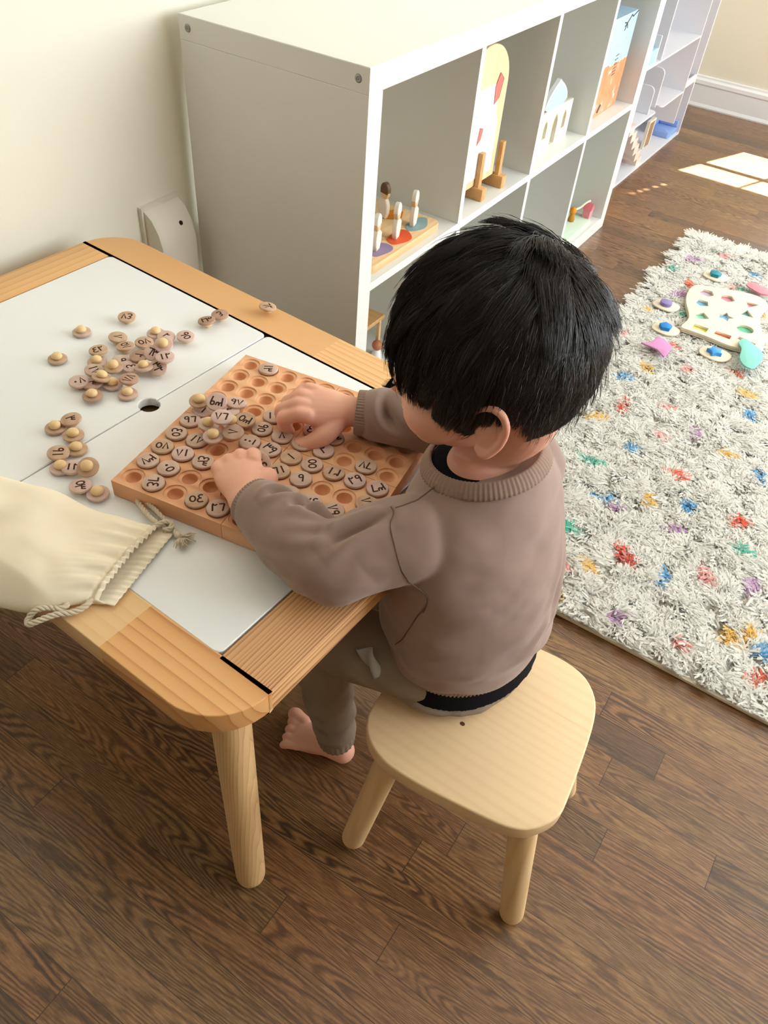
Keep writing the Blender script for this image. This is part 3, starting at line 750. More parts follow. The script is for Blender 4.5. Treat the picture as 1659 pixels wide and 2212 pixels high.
def build_pile():
    R = np.random.default_rng(3)
    N = 200000
    y = R.uniform(RY0+.006, RY1-.004, N); xm = 1.47-.22*(y-RY0)
    x = np.where(R.random(N) < .88, RX0+.012+R.random(N)*(xm-RX0-.012), xm+R.random(N)*(RX1-xm))
    # clumps lean together
    cs_ = .022
    jx = np.floor(x/cs_); jy = np.floor(y/cs_)
    h1 = np.sin(jx*12.9898+jy*78.233)*43758.5453; h1 -= np.floor(h1)
    h2 = np.sin(jx*39.346+jy*11.135)*24634.6345; h2 -= np.floor(h2)
    ccx = (jx+.5+(h1-.5)*.7)*cs_; ccy = (jy+.5+(h2-.5)*.7)*cs_
    lean_a = h1*2*pi+R.normal(0, .5, N)
    lean = .016+.014*h2
    big = np.sin(x*31+np.sin(y*17)*2)*np.sin(y*27+np.sin(x*21)*2)
    hgt = .012+.006*R.random(N)+.003*big
    edge = np.minimum(np.minimum(x-RX0, y-RY0), RY1-y)
    hgt = np.where(edge < .02, hgt*.8, hgt)
    tx = x+.42*(ccx-x)+lean*np.cos(lean_a)+R.normal(0, .005, N); ty = y+.42*(ccy-y)+lean*np.sin(lean_a)+R.normal(0, .005, N)
    ox = np.where(x < RX0+.03, -R.random(N)*.022, 0)+R.normal(0, .003, N)
    oy = np.where(y < RY0+.01, -.002, 0)+np.where(y > RY1-.03, R.random(N)*.02, 0)+R.normal(0, .003, N)
    K = 5
    S = np.linspace(0, 1, K)
    wv = R.normal(0, .0016, (2, N, K)); px = x[:, None]+(tx-x+ox)[:, None]*S**1.4+wv[0]; py = y[:, None]+(ty-y+oy)[:, None]*S**1.4+wv[1]
    py = np.maximum(py, RY0-.003)
    pz = .006+hgt[:, None]*np.sin(S*1.35)/np.sin(1.35)
    # yarn end curls over
    ax = R.uniform(0, pi, N); wx = np.cos(ax)[:, None]; wy = np.sin(ax)[:, None]
    wid = (.0024*(1-.35*S))[None, :]*R.uniform(.7, 1.25, N)[:, None]
    V = np.empty((N, K, 2, 3))
    for s_, sg in ((0, -1), (1, 1)):
        V[:, :, s_, 0] = px+sg*wid*wx; V[:, :, s_, 1] = py+sg*wid*wy; V[:, :, s_, 2] = pz+sg*wid*.35
    idx = np.arange(N*K*2).reshape(N, K, 2)
    F = np.stack([idx[:, :-1, 0], idx[:, :-1, 1], idx[:, 1:, 1], idx[:, 1:, 0]], -1).reshape(-1, 4)
    me_ = bpy.data.meshes.new('pile')
    nv = N*K*2; nf = len(F)
    me_.vertices.add(nv); me_.vertices.foreach_set('co', (V.reshape(-1, 3)-np.array(rug.location)).ravel())
    me_.loops.add(nf*4); me_.loops.foreach_set('vertex_index', F.ravel())
    me_.polygons.add(nf); me_.polygons.foreach_set('loop_start', np.arange(nf)*4)
    me_.update(calc_edges=True)
    me_.polygons.foreach_set('use_smooth', [True]*nf)
    col = np.empty((N, 3)); base = np.array(srgb(253, 251, 243)[:3]); var = R.random(N)[:, None]
    col[:] = base*(.94+.08*var)
    for k, (sx_, sy_, c_) in enumerate(SPOTS):
        rr_ = R.uniform(.012, .018); an = R.uniform(0, pi); el = R.uniform(.9, 1.7)
        dx = x+.6*(tx-x)-sx_; dy = y+.6*(ty-y)-sy_; u_ = (dx*cos(an)+dy*sin(an))/el; v_ = (-dx*sin(an)+dy*cos(an))*el**.5
        dd = np.sqrt(u_**2+v_**2)/rr_
        hit = (dd < 1.25) & (R.random(N) < np.clip(1.55-dd, 0, 1))
        cc = np.array(srgb(*RGC[c_])[:3]); k_ = R.uniform(.0, .45, hit.sum())[:, None]; col[hit] = cc*(1-k_)*1.1+base*k_
    ca = me_.color_attributes.new('yarn', 'FLOAT_COLOR', 'POINT')
    C4 = np.ones((N, K*2, 4)); C4[:, :, :3] = col[:, None, :]
    ca.data.foreach_set('color', C4.ravel())
    k = NT('rug_yarn', .9, .1)
    at = k.n.new('ShaderNodeAttribute'); at.attribute_name = 'yarn'
    k.color(at.outputs['Color'])
    # yarn lets a little light through
    tl = k.n.new('ShaderNodeBsdfTranslucent'); k.l.new(at.outputs['Color'], tl.inputs[0])
    mx = k.n.new('ShaderNodeMixShader'); mx.inputs[0].default_value = .4
    # fuzzy yarn scatters mostly upwards: bend the shading normal towards the pile direction
    ge = k.n.new('ShaderNodeNewGeometry'); va = k.n.new('ShaderNodeVectorMath'); va.operation = 'ADD'
    k.l.new(ge.outputs['Normal'], va.inputs[0]); va.inputs[1].default_value = (0, 0, 2.6)
    vn_ = k.n.new('ShaderNodeVectorMath'); vn_.operation = 'NORMALIZE'; k.l.new(va.outputs[0], vn_.inputs[0]); k.l.new(vn_.outputs[0], k.b.inputs['Normal'])
    k.l.new(k.b.outputs[0], mx.inputs[1]); k.l.new(tl.outputs[0], mx.inputs[2]); k.l.new(mx.outputs[0], k.n['Material Output'].inputs['Surface'])
    o_ = place('pile', me_, k.m, rug); o_['kind'] = 'stuff'
build_pile()

# wooden shape board and its loose pieces on the rug
PZ = plain('plywood_pale', (236, 222, 196), .5, .3)
BOARDZ = .026
pz = empty('shape_board', (.90, 1.09, BOARDZ)); tag(pz, 'pale wooden shape sorting board with wavy sides lying on the shag rug', 'puzzle board')
po = [(.776, 1.196), (.7949, 1.2166), (.8736, 1.2502), (.9455, 1.2672), (.985, 1.2355), (.9847, 1.1576), (1.0001, 1.0964), (1.0252, 1.0398), (1.0330, .9659), (.9921, .9502), (.9489, .9418), (.8874, .9463), (.8437, .9453), (.8204, .9500), (.8221, 1.0130), (.7890, 1.0892), (.7752, 1.1446)]
po = [(p_.x, p_.y) for p_ in catmull([(a, b, 0) for a, b in po], 4, True)]
def ngon(cx, cy, r, n, ph=0, st=None):
    return [((cx+(r if (st is None or k % 2 == 0) else r*st)*cos(2*pi*k/(n if st is None else 2*n)+ph)), (cy+(r if (st is None or k % 2 == 0) else r*st)*sin(2*pi*k/(n if st is None else 2*n)+ph))) for k in range(n if st is None else 2*n)]
HOLES = [(ngon(.8206, 1.182, .017, 6), (196, 176, 200)), (ngon(.8796, 1.192, .017, 5), (214, 140, 160)), (ngon(.9444, 1.2042, .017, 3, .5), (220, 140, 150)), (ngon(.8277, 1.1152, .016, 5, 1), (120, 180, 220)), (ngon(.8486, 1.0423, .017, 4), (140, 205, 180)), (ngon(.9017, 1.0838, .020, 5, .3, .5), (140, 190, 230)), (ngon(.9483, 1.1405, .018, 3, -.4), (110, 180, 180)), ([(.850, .967), (.880, .967), (.880, .987), (.850, .987)], (222, 220, 110)), ([(.909, .975), (.942, .975), (.942, .991), (.909, .991)], (230, 120, 70)), (circle(.9668, 1.0552, .018, 18, .016), (110, 190, 150)), ([(.968, .992), (1.004, .984), (1.006, .996), (.970, 1.004)], (170, 110, 90))]
HOLES = [([(sum(q[0] for q in h)/len(h)*(1-1.3)+1.3*a_, sum(q[1] for q in h)/len(h)*(1-1.3)+1.3*b_) for a_, b_ in h], c) for h, c in HOLES]
me = holed('sb', po, [h for h, _ in HOLES], .004, .012, .0008); me.transform(Matrix.Translation((-.90, -1.09, 0))); place('top_sheet', me, PZ, pz)
MB().prism([(a-.90, b-1.09) for a, b in (po if sum(po[i-1][0]*po[i][1]-po[i][0]*po[i-1][1] for i in range(len(po))) > 0 else po[::-1])], 0, .0035).build('bottom_sheet', PZ, pz)
for i, (h, c) in enumerate(HOLES):
    cx = sum(p_[0] for p_ in h)/len(h); cy = sum(p_[1] for p_ in h)/len(h)
    pts = [(cx+(a-cx)*1.1-.90, cy+(b-cy)*1.1-1.09) for a, b in h]
    if sum(pts[j-1][0]*pts[j][1]-pts[j][0]*pts[j-1][1] for j in range(len(pts))) < 0: pts = pts[::-1]
    MB().prism(pts, .0034, .0039).build('coloured_recess', plain('recess_%d' % i, c, .6), pz)
def loose(name, cx, cy, pts, c, label, z=.025, h=.010, base=None):
    o = empty(name, (cx, cy, z)); tag(o, label, 'puzzle piece', None)
    zz = 0
    if base:
        MB().prism([(p_.x, p_.y) for p_ in catmull([(a, b, 0) for a, b in base], 4, True)], 0, .004, bev=.001).build('wooden_plate', PZ, o, angle=40); zz = .004
    MB().prism(pts, zz, zz+h, bev=.0012).build('coloured_shape', plain('loose_'+name, c, .45), o, angle=40)
plt = [(-.03, -.02), (.01, -.03), (.035, -.012), (.036, .02), (.0, .03), (-.028, .018)]
loose('puzzle_piece', .8072, 1.3238, ngon(0, 0, .018, 5, .4), (20, 130, 150), 'wooden plate with a teal shape at the far edge of the rug', base=plt)
loose('puzzle_piece', .7443, 1.051, circle(0, 0, .017, 18, .016), (140, 124, 180), 'wooden plate with a purple disc left of the shape board', base=plt)
loose('puzzle_piece', .7856, .9256, ngon(0, 0, .018, 5, .6), (10, 128, 205), 'wooden plate with a bright blue shape nearest the pink felt piece', base=plt)
loose('puzzle_piece', .9318, .8931, ngon(0, 0, .021, 5, .9, .6), (60, 150, 225), 'wooden plate with a blue star just in front of the shape board', base=[(a*1.1, b*1.1) for a, b in plt])
def felt(pts, c, label, z=.036):
    cx = sum(a for a, b in pts)/len(pts); cy = sum(b for a, b in pts)/len(pts)
    o = empty('felt_piece', (cx, cy, z)); q = [(a-cx, b-cy) for a, b in pts]
    if sum(q[j-1][0]*q[j][1]-q[j][0]*q[j-1][1] for j in range(len(q))) < 0: q = q[::-1]
    q = [(p_.x, p_.y) for p_ in catmull([(a, b, 0) for a, b in q], 3, True)]
    ob = MB().prism(q, 0, .004, bev=.001).build('felt_piece_mesh', plain('felt_'+str(c[0]), c, .9, .1, .1, 300, .3, 400), None, angle=40)
    ob.location = o.location; ob.name = 'x'; bpy.data.objects.remove(o); ob.name = 'felt_piece'
    tag(ob, label, 'felt piece')
felt([(.7617, .7951), (.7787, .8093), (.7887, .8516), (.8076, .8488), (.8305, .8341), (.8352, .8199), (.8330, .7707), (.8072, .7907)], (214, 150, 196), 'pink felt piece lying on the rug in front of the blue plate')
felt([(.9728, .9549), (.9761, .9824), (.9920, .9832), (1.0426, .9402), (1.0399, .8598), (1.0157, .8542), (.9950, .8832), (.9874, .9304)], (146, 216, 200), 'mint green felt piece overlapping the near corner of the shape board', .044)
felt([(.9004, 1.3155), (.9150, 1.3398), (.9600, 1.3248), (.9792, 1.2975), (.9508, 1.2855), (.9135, 1.2999)], (232, 150, 160), 'rosy felt piece beyond the shape board')
BOARD_DISCS = [(0,1,"13",-56),(5,0,"96",47),(6,0,"45",-57),(7,0,"58",34),(8,0,"37",-103),(6,1,"17",7),(7,1,"71",34),(8,1,"05",-20),(9,1,"64",-52),(7,2,"43",-58),(9,3,"54",45),(9,4,"26",39),(4,3,"95",-70),(4,4,"8",38),(3,5,"49",26),(3,6,"73",-12),(4,5,"72",38),(4,6,"2",61),(5,4,"39",-14),(5,3,"100",-165),(5,5,"1",77),(5,6,"55",-52),(5,7,"21",-166),(5,8,"29",60),(5,9,"36",-127),(6,5,"61",56),(6,6,"9",38),(4,8,"67",-161),(6,9,"71",-45),(7,7,"74",26),(7,8,"79",-44),(7,6,"10",-108),(3,3,"19",39),]
FREE_DISCS = [
    (0.5110, -0.5349, 0.5160, "k", "", 0, "knob up disc at the left edge of the small pile on the board"),
    (0.5189, -0.5373, 0.5060, "f", "1", 16, "disc marked 1 peeping from under the leftmost knob up disc of the board pile"),
    (0.5355, -0.5298, 0.5240, "f", "39", -159, "disc marked 39 tilted on top of the board pile, beside its leftmost knob"),
    (0.5461, -0.5059, 0.5130, "f", "97", 30, "disc marked 97 at the far right of the pile on the board"),
    (0.5677, -0.5558, 0.5320, "f", "76", 34, "disc marked 76 lying highest, in the middle of the board pile"),
    (0.5767, -0.5249, 0.5130, "f", "35", -175, "disc marked 35 at the right side of the board pile, nearest the reaching hand"),
    (0.5512, -0.5626, 0.5160, "k", "", 0, "knob up disc tucked under the left of the disc marked 76"),
    (0.5706, -0.5751, 0.5160, "k", "", 0, "knob up disc at the near end of the board pile, above the left hand"),
    (0.5653, -0.5373, 0.5100, "k", "", 0, "knob up disc buried in the middle of the board pile"),
    (0.5889, -0.5605, 0.5220, "f", "7", 121, "brownish disc marked 7 at the near end of the board pile, above the knuckles"),
    (0.5495, -0.5238, 0.5120, "f", "2", 40, "disc marked 2 half hidden under the discs marked 76 and 97"),
    (0.6422, -0.5763, 0.5140, "f", "24", -23, "disc tipped up and held under the fingers of the left hand"),
    (0.3894, -0.6377, 0.4908, "f", "3", -35, "disc marked 3 at the far end of the discs left of the board"),
    (0.3808, -0.6560, 0.4840, "k", "", 0, "knob up disc to the left of the disc marked 3, left of the board"),
    (0.4107, -0.6537, 0.4860, "k", "", 0, "knob up disc just below the disc marked 3, touching it"),
    (0.4256, -0.6888, 0.4898, "f", "91", -44, "disc marked 91 lying across the seam between the lids"),
    (0.4315, -0.6675, 0.4840, "k", "", 0, "knob up disc between the disc marked 91 and the board, on the lid seam"),
    (0.4431, -0.7010, 0.4840, "k", "", 0, "knob up disc touching the disc marked 91 on its near side"),
    (0.4555, -0.6942, 0.4868, "f", "12", 42, "disc marked 12 squeezed between two knob up discs left of the board"),
    (0.4754, -0.6873, 0.4930, "k", "", 0, "knob up disc tilted on the disc marked 12, left of the board"),
    (0.4878, -0.7107, 0.4878, "f", "53", -36, "disc marked 53 beside the far edge of the cloth bag"),
    (0.5104, -0.7060, 0.4850, "k", "", 0, "knob up disc between the board corner and the cloth bag"),
    (0.2667, -0.4275, 0.4898, "f", "47", -138, "disc marked 47 standing alone at the far side of the lid"),
    (0.2411, -0.4905, 0.4840, "k", "", 0, "knob up disc alone at the far left of the heap"),
    (0.2673, -0.5559, 0.4840, "k", "", 0, "knob up disc furthest left on the lid, alone"),
    (0.2949, -0.4719, 0.4888, "f", "7", -41, "greyish disc marked 7 at the far edge of the heap"),
    (0.2996, -0.5119, 0.4898, "f", "42", 70, "disc marked 42 at the left edge of the heap"),
    (0.3208, -0.4821, 0.4898, "f", "57", -18, "disc marked 57 at the heap's far edge, touching the greyish disc marked 7"),
    (0.3335, -0.4590, 0.4898, "f", "58", 69, "disc marked 58 in the heap, right of the disc marked 57"),
    (0.3279, -0.4307, 0.4880, "k", "", 0, "knob up disc leaning at the far edge of the heap"),
    (0.3458, -0.4286, 0.4898, "f", "2", -2, "pale disc marked 2 at the far right edge of the heap"),
    (0.3679, -0.4121, 0.4908, "f", "95", -20, "disc marked 95 just right of the heap"),
    (0.3622, -0.3622, 0.4908, "f", "23", 55, "disc marked 23 near the lid corner, left of its darker neighbour"),
    (0.3659, -0.3372, 0.4908, "f", "4", -102, "darker disc marked 4 near the far corner of the lid"),
    (0.4066, -0.2755, 0.4918, "f", "62", -23, "disc marked 62 standing alone on the pine rail of the table"),
    (0.3759, -0.4615, 0.5050, "k", "", 0, "knob up disc tilted on the top right of the heap"),
    (0.3558, -0.4901, 0.4928, "f", "2", -73, "dark disc marked 2 in the middle of the heap"),
    (0.3706, -0.4771, 0.4980, "f", "63", 16, "disc marked 63 tilted in the right half of the heap"),
    (0.3959, -0.4794, 0.5030, "f", "12", 55, "disc marked 12 at the right edge of the heap"),
    (0.3939, -0.4931, 0.4918, "f", "32", -28, "disc marked 32 tipped towards the viewer at the heap's near right"),
    (0.3794, -0.5042, 0.4920, "k", "", 0, "knob up disc in the near right half of the heap"),
    (0.3613, -0.5115, 0.4888, "f", "4", -18, "disc marked 4 in the middle of the heap beside a knob up disc"),
    (0.3134, -0.5279, 0.4840, "k", "", 0, "knob up disc at the left of the heap below the disc marked 42"),
    (0.3493, -0.5294, 0.4930, "k", "", 0, "knob up disc on top in the left middle of the heap"),
    (0.3392, -0.5075, 0.4868, "f", "9", -18, "disc marked 9 half hidden in the left middle of the heap"),
    (0.3552, -0.5559, 0.4930, "k", "", 0, "knob up disc resting on the disc marked 17"),
    (0.3293, -0.5462, 0.4880, "f", "17", -17, "disc marked 17 half hidden under a knob up disc in the heap"),
    (0.3342, -0.5771, 0.4888, "f", "08", 69, "disc marked 08 at the left edge of the heap, nearest the viewer"),
    (0.3497, -0.5684, 0.4878, "f", "3", -45, "disc marked 3 half covered by a darker knob up disc in the heap"),
    (0.3695, -0.5861, 0.4870, "k", "", 0, "darker knob up disc lying on the disc marked 3, near the heap's left"),
    (0.3676, -0.5498, 0.4840, "k", "", 0, "knob up disc between the discs marked 17 and 78"),
    (0.3876, -0.5384, 0.4960, "f", "78", -73, "brownish disc marked 78 at the near edge of the heap"),
    (0.3980, -0.5528, 0.4840, "k", "", 0, "knob up disc at the near edge of the heap, closest to the finger hole"),
]

# ------------------------------------------------------------------ play board with a hundred hollows
BA = radians(9.09)
BC = (.6428, -.5273)
ZB = .4815
pb = empty('play_board', (BC[0], BC[1], ZB), BA)
tag(pb, 'square beech play board with a hundred round hollows between the child and the cloth bag', 'play board')
BEE = wood('board_beech', (232, 180, 138), (224, 168, 124), (204, 144, 100), 'X', 46, .05, 1.0, .42, (.2, 1.1), .35)
BEE2 = wood('board_beech_rosy', (226, 170, 128), (216, 156, 112), (194, 132, 92), 'X', 46, .05, 1.0, .42, (.2, 1.1), .35, .4, (1, 2, 0))
PIT = .0284; HB = .0225; RO, RI = .01345, .0092
def quadrant(qx, qy, mat):
    s_ = .1455; x0 = 0 if qx > 0 else -s_; y0 = 0 if qy > 0 else -s_
    gp = .0003
    outer = [(x0+gp, y0+gp), (x0+s_-gp, y0+gp), (x0+s_-gp, y0+s_-gp), (x0+gp, y0+s_-gp)]
    cs_ = [((i+.5)*PIT*(1 if qx > 0 else -1), (j+.5)*PIT*(1 if qy > 0 else -1)) for i in range(5) for j in range(5)]
    me_ = holed('q', outer, [circle(a, b, RO, 32) for a, b in cs_], HB-.001, HB)
    m_ = MB()
    m_.add([v.co[:] for v in me_.vertices], [tuple(p_.vertices) for p_ in me_.polygons])
    bpy.data.meshes.remove(me_)
    m_.add([(outer[i][0], outer[i][1], z) for z in (0, HB-.0005) for i in range(4)], [(0, 3, 2, 1), (0, 1, 5, 4), (1, 2, 6, 5), (2, 3, 7, 6), (3, 0, 4, 7)])
    for a, b in cs_:
        m_.lathe([(RO+.0004, HB-.0006), (RO, HB-.0003), (RO-.0002, HB-.0012), (RO-.0004, HB-.0016), (RI+.0008, HB-.0016), (RI, HB-.002), (RI*.97, HB-.005), (RI*.84, HB-.0085), (RI*.55, HB-.0112), (RI*.25, HB-.0123), (0, HB-.0126)][::-1], 32, (a, b, 0))
    m_.build('board_panel', mat, pb, angle=35)
for qx in (-1, 1):
    for qy in (-1, 1): quadrant(qx, qy, BEE if qx > 0 or qy > 0 else BEE2)

# discs: thin plate, round knob on the back, burnt numeral on the face
PLR, PLT, KNR, KNH = .0129, .0034, .0074, .0078
def disc_mat(nm, a, b, c_): return wood(nm, a, b, c_, 'X', 120, .06, .8, .5, (.1, 1.2), .45)
DMS = [disc_mat('disc_wood', (206, 178, 160), (196, 166, 148), (176, 144, 126)), disc_mat('disc_wood_rosy', (212, 182, 170), (202, 172, 160), (186, 152, 140)), disc_mat('disc_wood_tan', (200, 170, 142), (190, 156, 128), (168, 132, 104)), disc_mat('disc_wood_brown', (184, 150, 130), (174, 138, 116), (150, 116, 96))]
KNM = wood('knob_wood', (232, 200, 150), (224, 188, 136), (206, 166, 112), 'X', 60, .06, .8, .42, (.1, 1.2), .3)
BURN = plain('burnt_line', (74, 50, 42), .8, .1)
def mesh_of(mb, name, mat, angle=None):
    o = mb.build(name, mat, None, angle=angle); me_ = o.data; bpy.data.objects.remove(o); return me_
pl_prof = [(0, 0), (PLR-.0008, 0), (PLR-.0002, .0003), (PLR, .0009), (PLR, PLT-.001), (PLR-.0003, PLT-.0003), (PLR-.001, PLT), (0, PLT)]
PLM = [mesh_of(MB().lathe(pl_prof, 40), 'disc_plate', m_, 50) for m_ in DMS]
KME = mesh_of(MB().lathe([(.0050, 0), (.0068, -.0010), (KNR, -.0028), (.0067, -.0052), (.0048, -.0070), (.0022, -KNH), (0, -KNH)][::-1], 24), 'disc_knob', KNM, 60)
GL = {'1': [[(0, .5), (0, -.5)]], '2': [[(-.15, -.5), (-.18, .4), (-.05, .28), (.1, .26), (.25, .4)]],
      '3': [[(-.34, .46), (-.26, .12), (-.06, .12), (.0, .42), (.06, .12), (.26, .12), (.34, .46)], [(-.34, .46), (-.2, -.5)]],
      '4': [[(.28, .44), (.05, .5), (-.14, .34), (-.05, .12), (.14, .06)], [(.14, .06), (-.18, -.02), (-.26, -.3), (-.05, -.47), (.28, -.42)]],
      '5': [[(.26*cos(a), .04+.36*sin(a)) for a in [2*pi*k/14 for k in range(15)]]], '6': [[(-.26, .42), (.2, .42), (.22, .3), (.1, -.5)]],
      '7': [[(-.28, .46), (0, -.46), (.28, .46)]], '8': [[(-.28, -.46), (0, .46), (.28, -.46)]],
      '9': [[(.14, -.5), (.2, .0), (.2, .34), (.04, .48), (-.16, .38), (-.18, .16), (-.02, .06), (.2, .16)]],
      '0': [[(.07*cos(a), .07*sin(a)) for a in [2*pi*k/8 for k in range(9)]]]}
_num = {}
def numeral_mesh(txt):
    if txt in _num: return _num[txt]
    h = .0120 if len(txt) < 3 else .0095
    adv = .0082 if len(txt) == 2 else .0056
    m_ = MB(); n = len(txt)
    for i, ch in enumerate(txt):
        ox = (i-(n-1)/2)*adv
        for st_k in GL[ch]:
            pts = [(ox+a*h*.95, b*h, PLT) for a, b in st_k]
            if ch not in '1780': pts = [tuple(v) for v in catmull(pts, 4)]
            k0 = len(m_.v); m_.tube(pts, .0010, 6)
            for q in range(k0, len(m_.v)):
                v = m_.v[q]; m_.v[q] = (v[0], v[1], PLT+(v[2]-PLT)*.3)
    _num[txt] = mesh_of(m_, 'numeral', BURN)
    return _num[txt]
def make_disc(pos, up, txt, ang, tilt, taz, label, group, shade):
    """pos: middle of the plate; up: numeral faces up"""
    root = bpy.data.objects.new('wooden_disc', PLM[shade]); COL.objects.link(root)
    R = Matrix.Rotation(taz, 4, 'Z') @ Matrix.Rotation(tilt, 4, 'Y') @ Matrix.Rotation(-taz, 4, 'Z') @ Matrix.Rotation(ang, 4, 'Z')
    if not up: R = R @ Matrix.Rotation(pi, 4, 'X')
    root.matrix_world = Matrix.Translation(pos) @ R @ Matrix.Translation((0, 0, -PLT/2))
    kb = bpy.data.objects.new('knob', KME); COL.objects.link(kb); kb.parent = root; kb['label'] = 'pale round knob'
    if txt:
        nm = bpy.data.objects.new('numeral', numeral_mesh(txt)); COL.objects.link(nm); nm.parent = root; nm['label'] = 'dark burnt numeral'
    tag(root, label, 'wooden disc', group)
ORD = ['first', 'second', 'third', 'fourth', 'fifth', 'sixth', 'seventh', 'eighth', 'ninth', 'tenth']
dr_ = random.Random(21)
for r, c, txt, ang in BOARD_DISCS:
    lx = (c-4.5)*PIT; ly = -(r-4.5)*PIT
    v = Matrix.Rotation(BA, 4, 'Z') @ Vector((lx, ly, 0))
    make_disc(Vector((BC[0]+v.x+dr_.uniform(-.0004, .0004), BC[1]+v.y+dr_.uniform(-.0004, .0004), ZB+HB+.0008+PLT/2)), True, txt, radians(ang), radians(dr_.uniform(0, 1.5)), dr_.uniform(0, 6),
              'disc marked %s set in the board, %s row from far edge, %s hole from left' % (txt, ORD[r], ORD[c]), 'discs set in the play board', dr_.choice([0, 0, 1, 2]))
for i, (x, y, z, kd, txt, ang, lab) in enumerate(FREE_DISCS):
    upf = kd == 'f'
    tl = radians(dr_.uniform(3, 8)) if z > .488 or upf else radians(dr_.uniform(0, 1))
    if kd == 'k' and z > .489 and i > 11: tl = radians(dr_.uniform(8, 16))
    if 'tipped' in lab or 'tilted' in lab: tl = radians(24)
    if 'held under' in lab: tl = radians(42)
    taz = dr_.uniform(0, 2*pi)
    if 'tipped towards' in lab or 'tilted' in lab or 'held under' in lab: taz = -pi/2+.5
    sh_ = 3 if ('dark' in lab or 'brown' in lab) else (2 if 'grey' in lab else dr_.choice([0, 1, 1, 2]))
    make_disc(Vector((x, y, z+(.0005 if kd == 'k' else 0))), upf, txt or None, radians(ang), tl, taz, 'wooden '+lab, 'loose discs in the pile on the board' if i < 12 else ('loose discs left of the board' if i < 22 else 'loose discs heaped on the white lid'), sh_)

# ------------------------------------------------------------------ cloth bag with rope ties
CANV = NT('canvas', .9, .15)
_cv = CANV.tc.outputs['Object']
CANV.color(CANV.mix(CANV.noise(_cv, 22, 3), srgb(248, 238, 216), srgb(240, 226, 198)))
_w = CANV.math('ADD', CANV.wave(_cv, 330, .3, 1, 1, direction='X'), CANV.wave(_cv, 330, .3, 1, 1, direction='Y'))
CANV.bump(_w, .12, .0004)
bag = empty('drawstring_bag', (.52, -.79, .482))
tag(bag, 'cream cotton drawstring bag lying over the near edge of the table', 'bag')
E0 = catmull([(.604, -.7000, 0), (.592, -.7090, 0), (.557, -.7201, 0), (.5295, -.7277, 0), (.475, -.732, 0), (.442, -.743, 0), (.407, -.7527, 0), (.35, -.770, 0)], 10)
E1 = catmull([(.628, -.812, 0), (.618, -.8230, 0), (.6022, -.8400, 0), (.58, -.8590, 0), (.549, -.8700, 0), (.51, -.885, 0), (.47, -.897, 0), (.41, -.915, 0)], 10)
def bag_surface():
    NS, NTt = 90, 70
    def edge(E, s):
        t = s*(len(E)-1); i = min(int(t), len(E)-2); return E[i].lerp(E[i+1], t-i)
    def zt(y): return .4825-max(0, -.842-y)*.42
    V = []; F = []
    def pt(s, t, top):
        a = edge(E0, s); b = edge(E1, s); p_ = a.lerp(b, t)
        ext = 0 if top else .017
        if s < .001 or True:
            out = Vector((.96, .27, 0))*ext*max(0, 1-s*9); p_ = p_+out
        edge_f = (4*t*(1-t))**.55
        gather = math.exp(-s*11)
        ruff = sin(t*2*pi*15+1.3*sin(t*9)+(0 if top else 1.4))*.0030*gather
        ruff2 = sin(t*2*pi*6.5+2*sin(t*5)+s*2.2)*.0034*math.exp(-((s-.13)/.10)**2)
        nz = noise.noise(Vector((p_.x*16, p_.y*16, 3.1)))*.010*min(1, s*5)+noise.noise(Vector((p_.x*34, p_.y*34, 7)))*.0026
        bulge = .016*(1-.55*math.exp(-s*5))*edge_f
        z = zt(p_.y)
        chan = .0026*math.exp(-((s-.035)/.022)**2)
        dip = -.0024*math.exp(-((s-.085)/.02)**2)
        if top: z += .0035+bulge+(ruff+ruff2+nz)*edge_f+chan+dip+.0035*edge_f
        else: z += .0016+max(0, ruff)*edge_f+chan*.6
        return (p_.x-.52, p_.y+.79, z-.482)
    for top in (True, False):
        for i in range(NS+1):
            for j in range(NTt+1): V.append(pt(i/NS, j/NTt, top))
    n1 = (NS+1)*(NTt+1)
    id_ = lambda i, j, k: k*n1+i*(NTt+1)+j
    for i in range(NS):
        for j in range(NTt):
            F.append((id_(i, j, 0), id_(i+1, j, 0), id_(i+1, j+1, 0), id_(i, j+1, 0)))
            F.append((id_(i, j, 1), id_(i, j+1, 1), id_(i+1, j+1, 1), id_(i+1, j, 1)))
        F.append((id_(i, 0, 0), id_(i, 0, 1), id_(i+1, 0, 1), id_(i+1, 0, 0)))
        F.append((id_(i, NTt, 0), id_(i+1, NTt, 0), id_(i+1, NTt, 1), id_(i, NTt, 1)))
    for j in range(NTt): F.append((id_(NS, j, 0), id_(NS, j, 1), id_(NS, j+1, 1), id_(NS, j+1, 0)))
    o = link('cloth', V, F, CANV.m, bag, True)
    sd = o.modifiers.new('thickness', 'SOLIDIFY'); sd.thickness = .0007; sd.offset = 0
bag_surface()
ROPE = plain('rope', (222, 208, 184), .9, .1, .1, 200)
def rope(pts, name, r=.0027, turns=190):
    P = catmull(pts, 24); m_ = MB()
    L_ = [0]
    for a, b in zip(P[:-1], P[1:]): L_.append(L_[-1]+(b-a).length)
    prev = None; N_ = []
    for i in range(len(P)):
        t = (P[min(i+1, len(P)-1)]-P[max(i-1, 0)]).normalized()
        n_ = (t.orthogonal() if prev is None else prev-t*prev.dot(t)).normalized(); prev = n_; N_.append((n_, t.cross(n_)))
    for s_ in range(3):
        pts2 = []
        for i, p_ in enumerate(P):
            a = L_[i]*turns*2+s_*2*pi/3
            pts2.append(p_+(N_[i][0]*cos(a)+N_[i][1]*sin(a))*r*.55)
        m_.tube(pts2, r*.62, 7)
    part(m_, name, ROPE, bag, smooth=True)
ZL = .4855
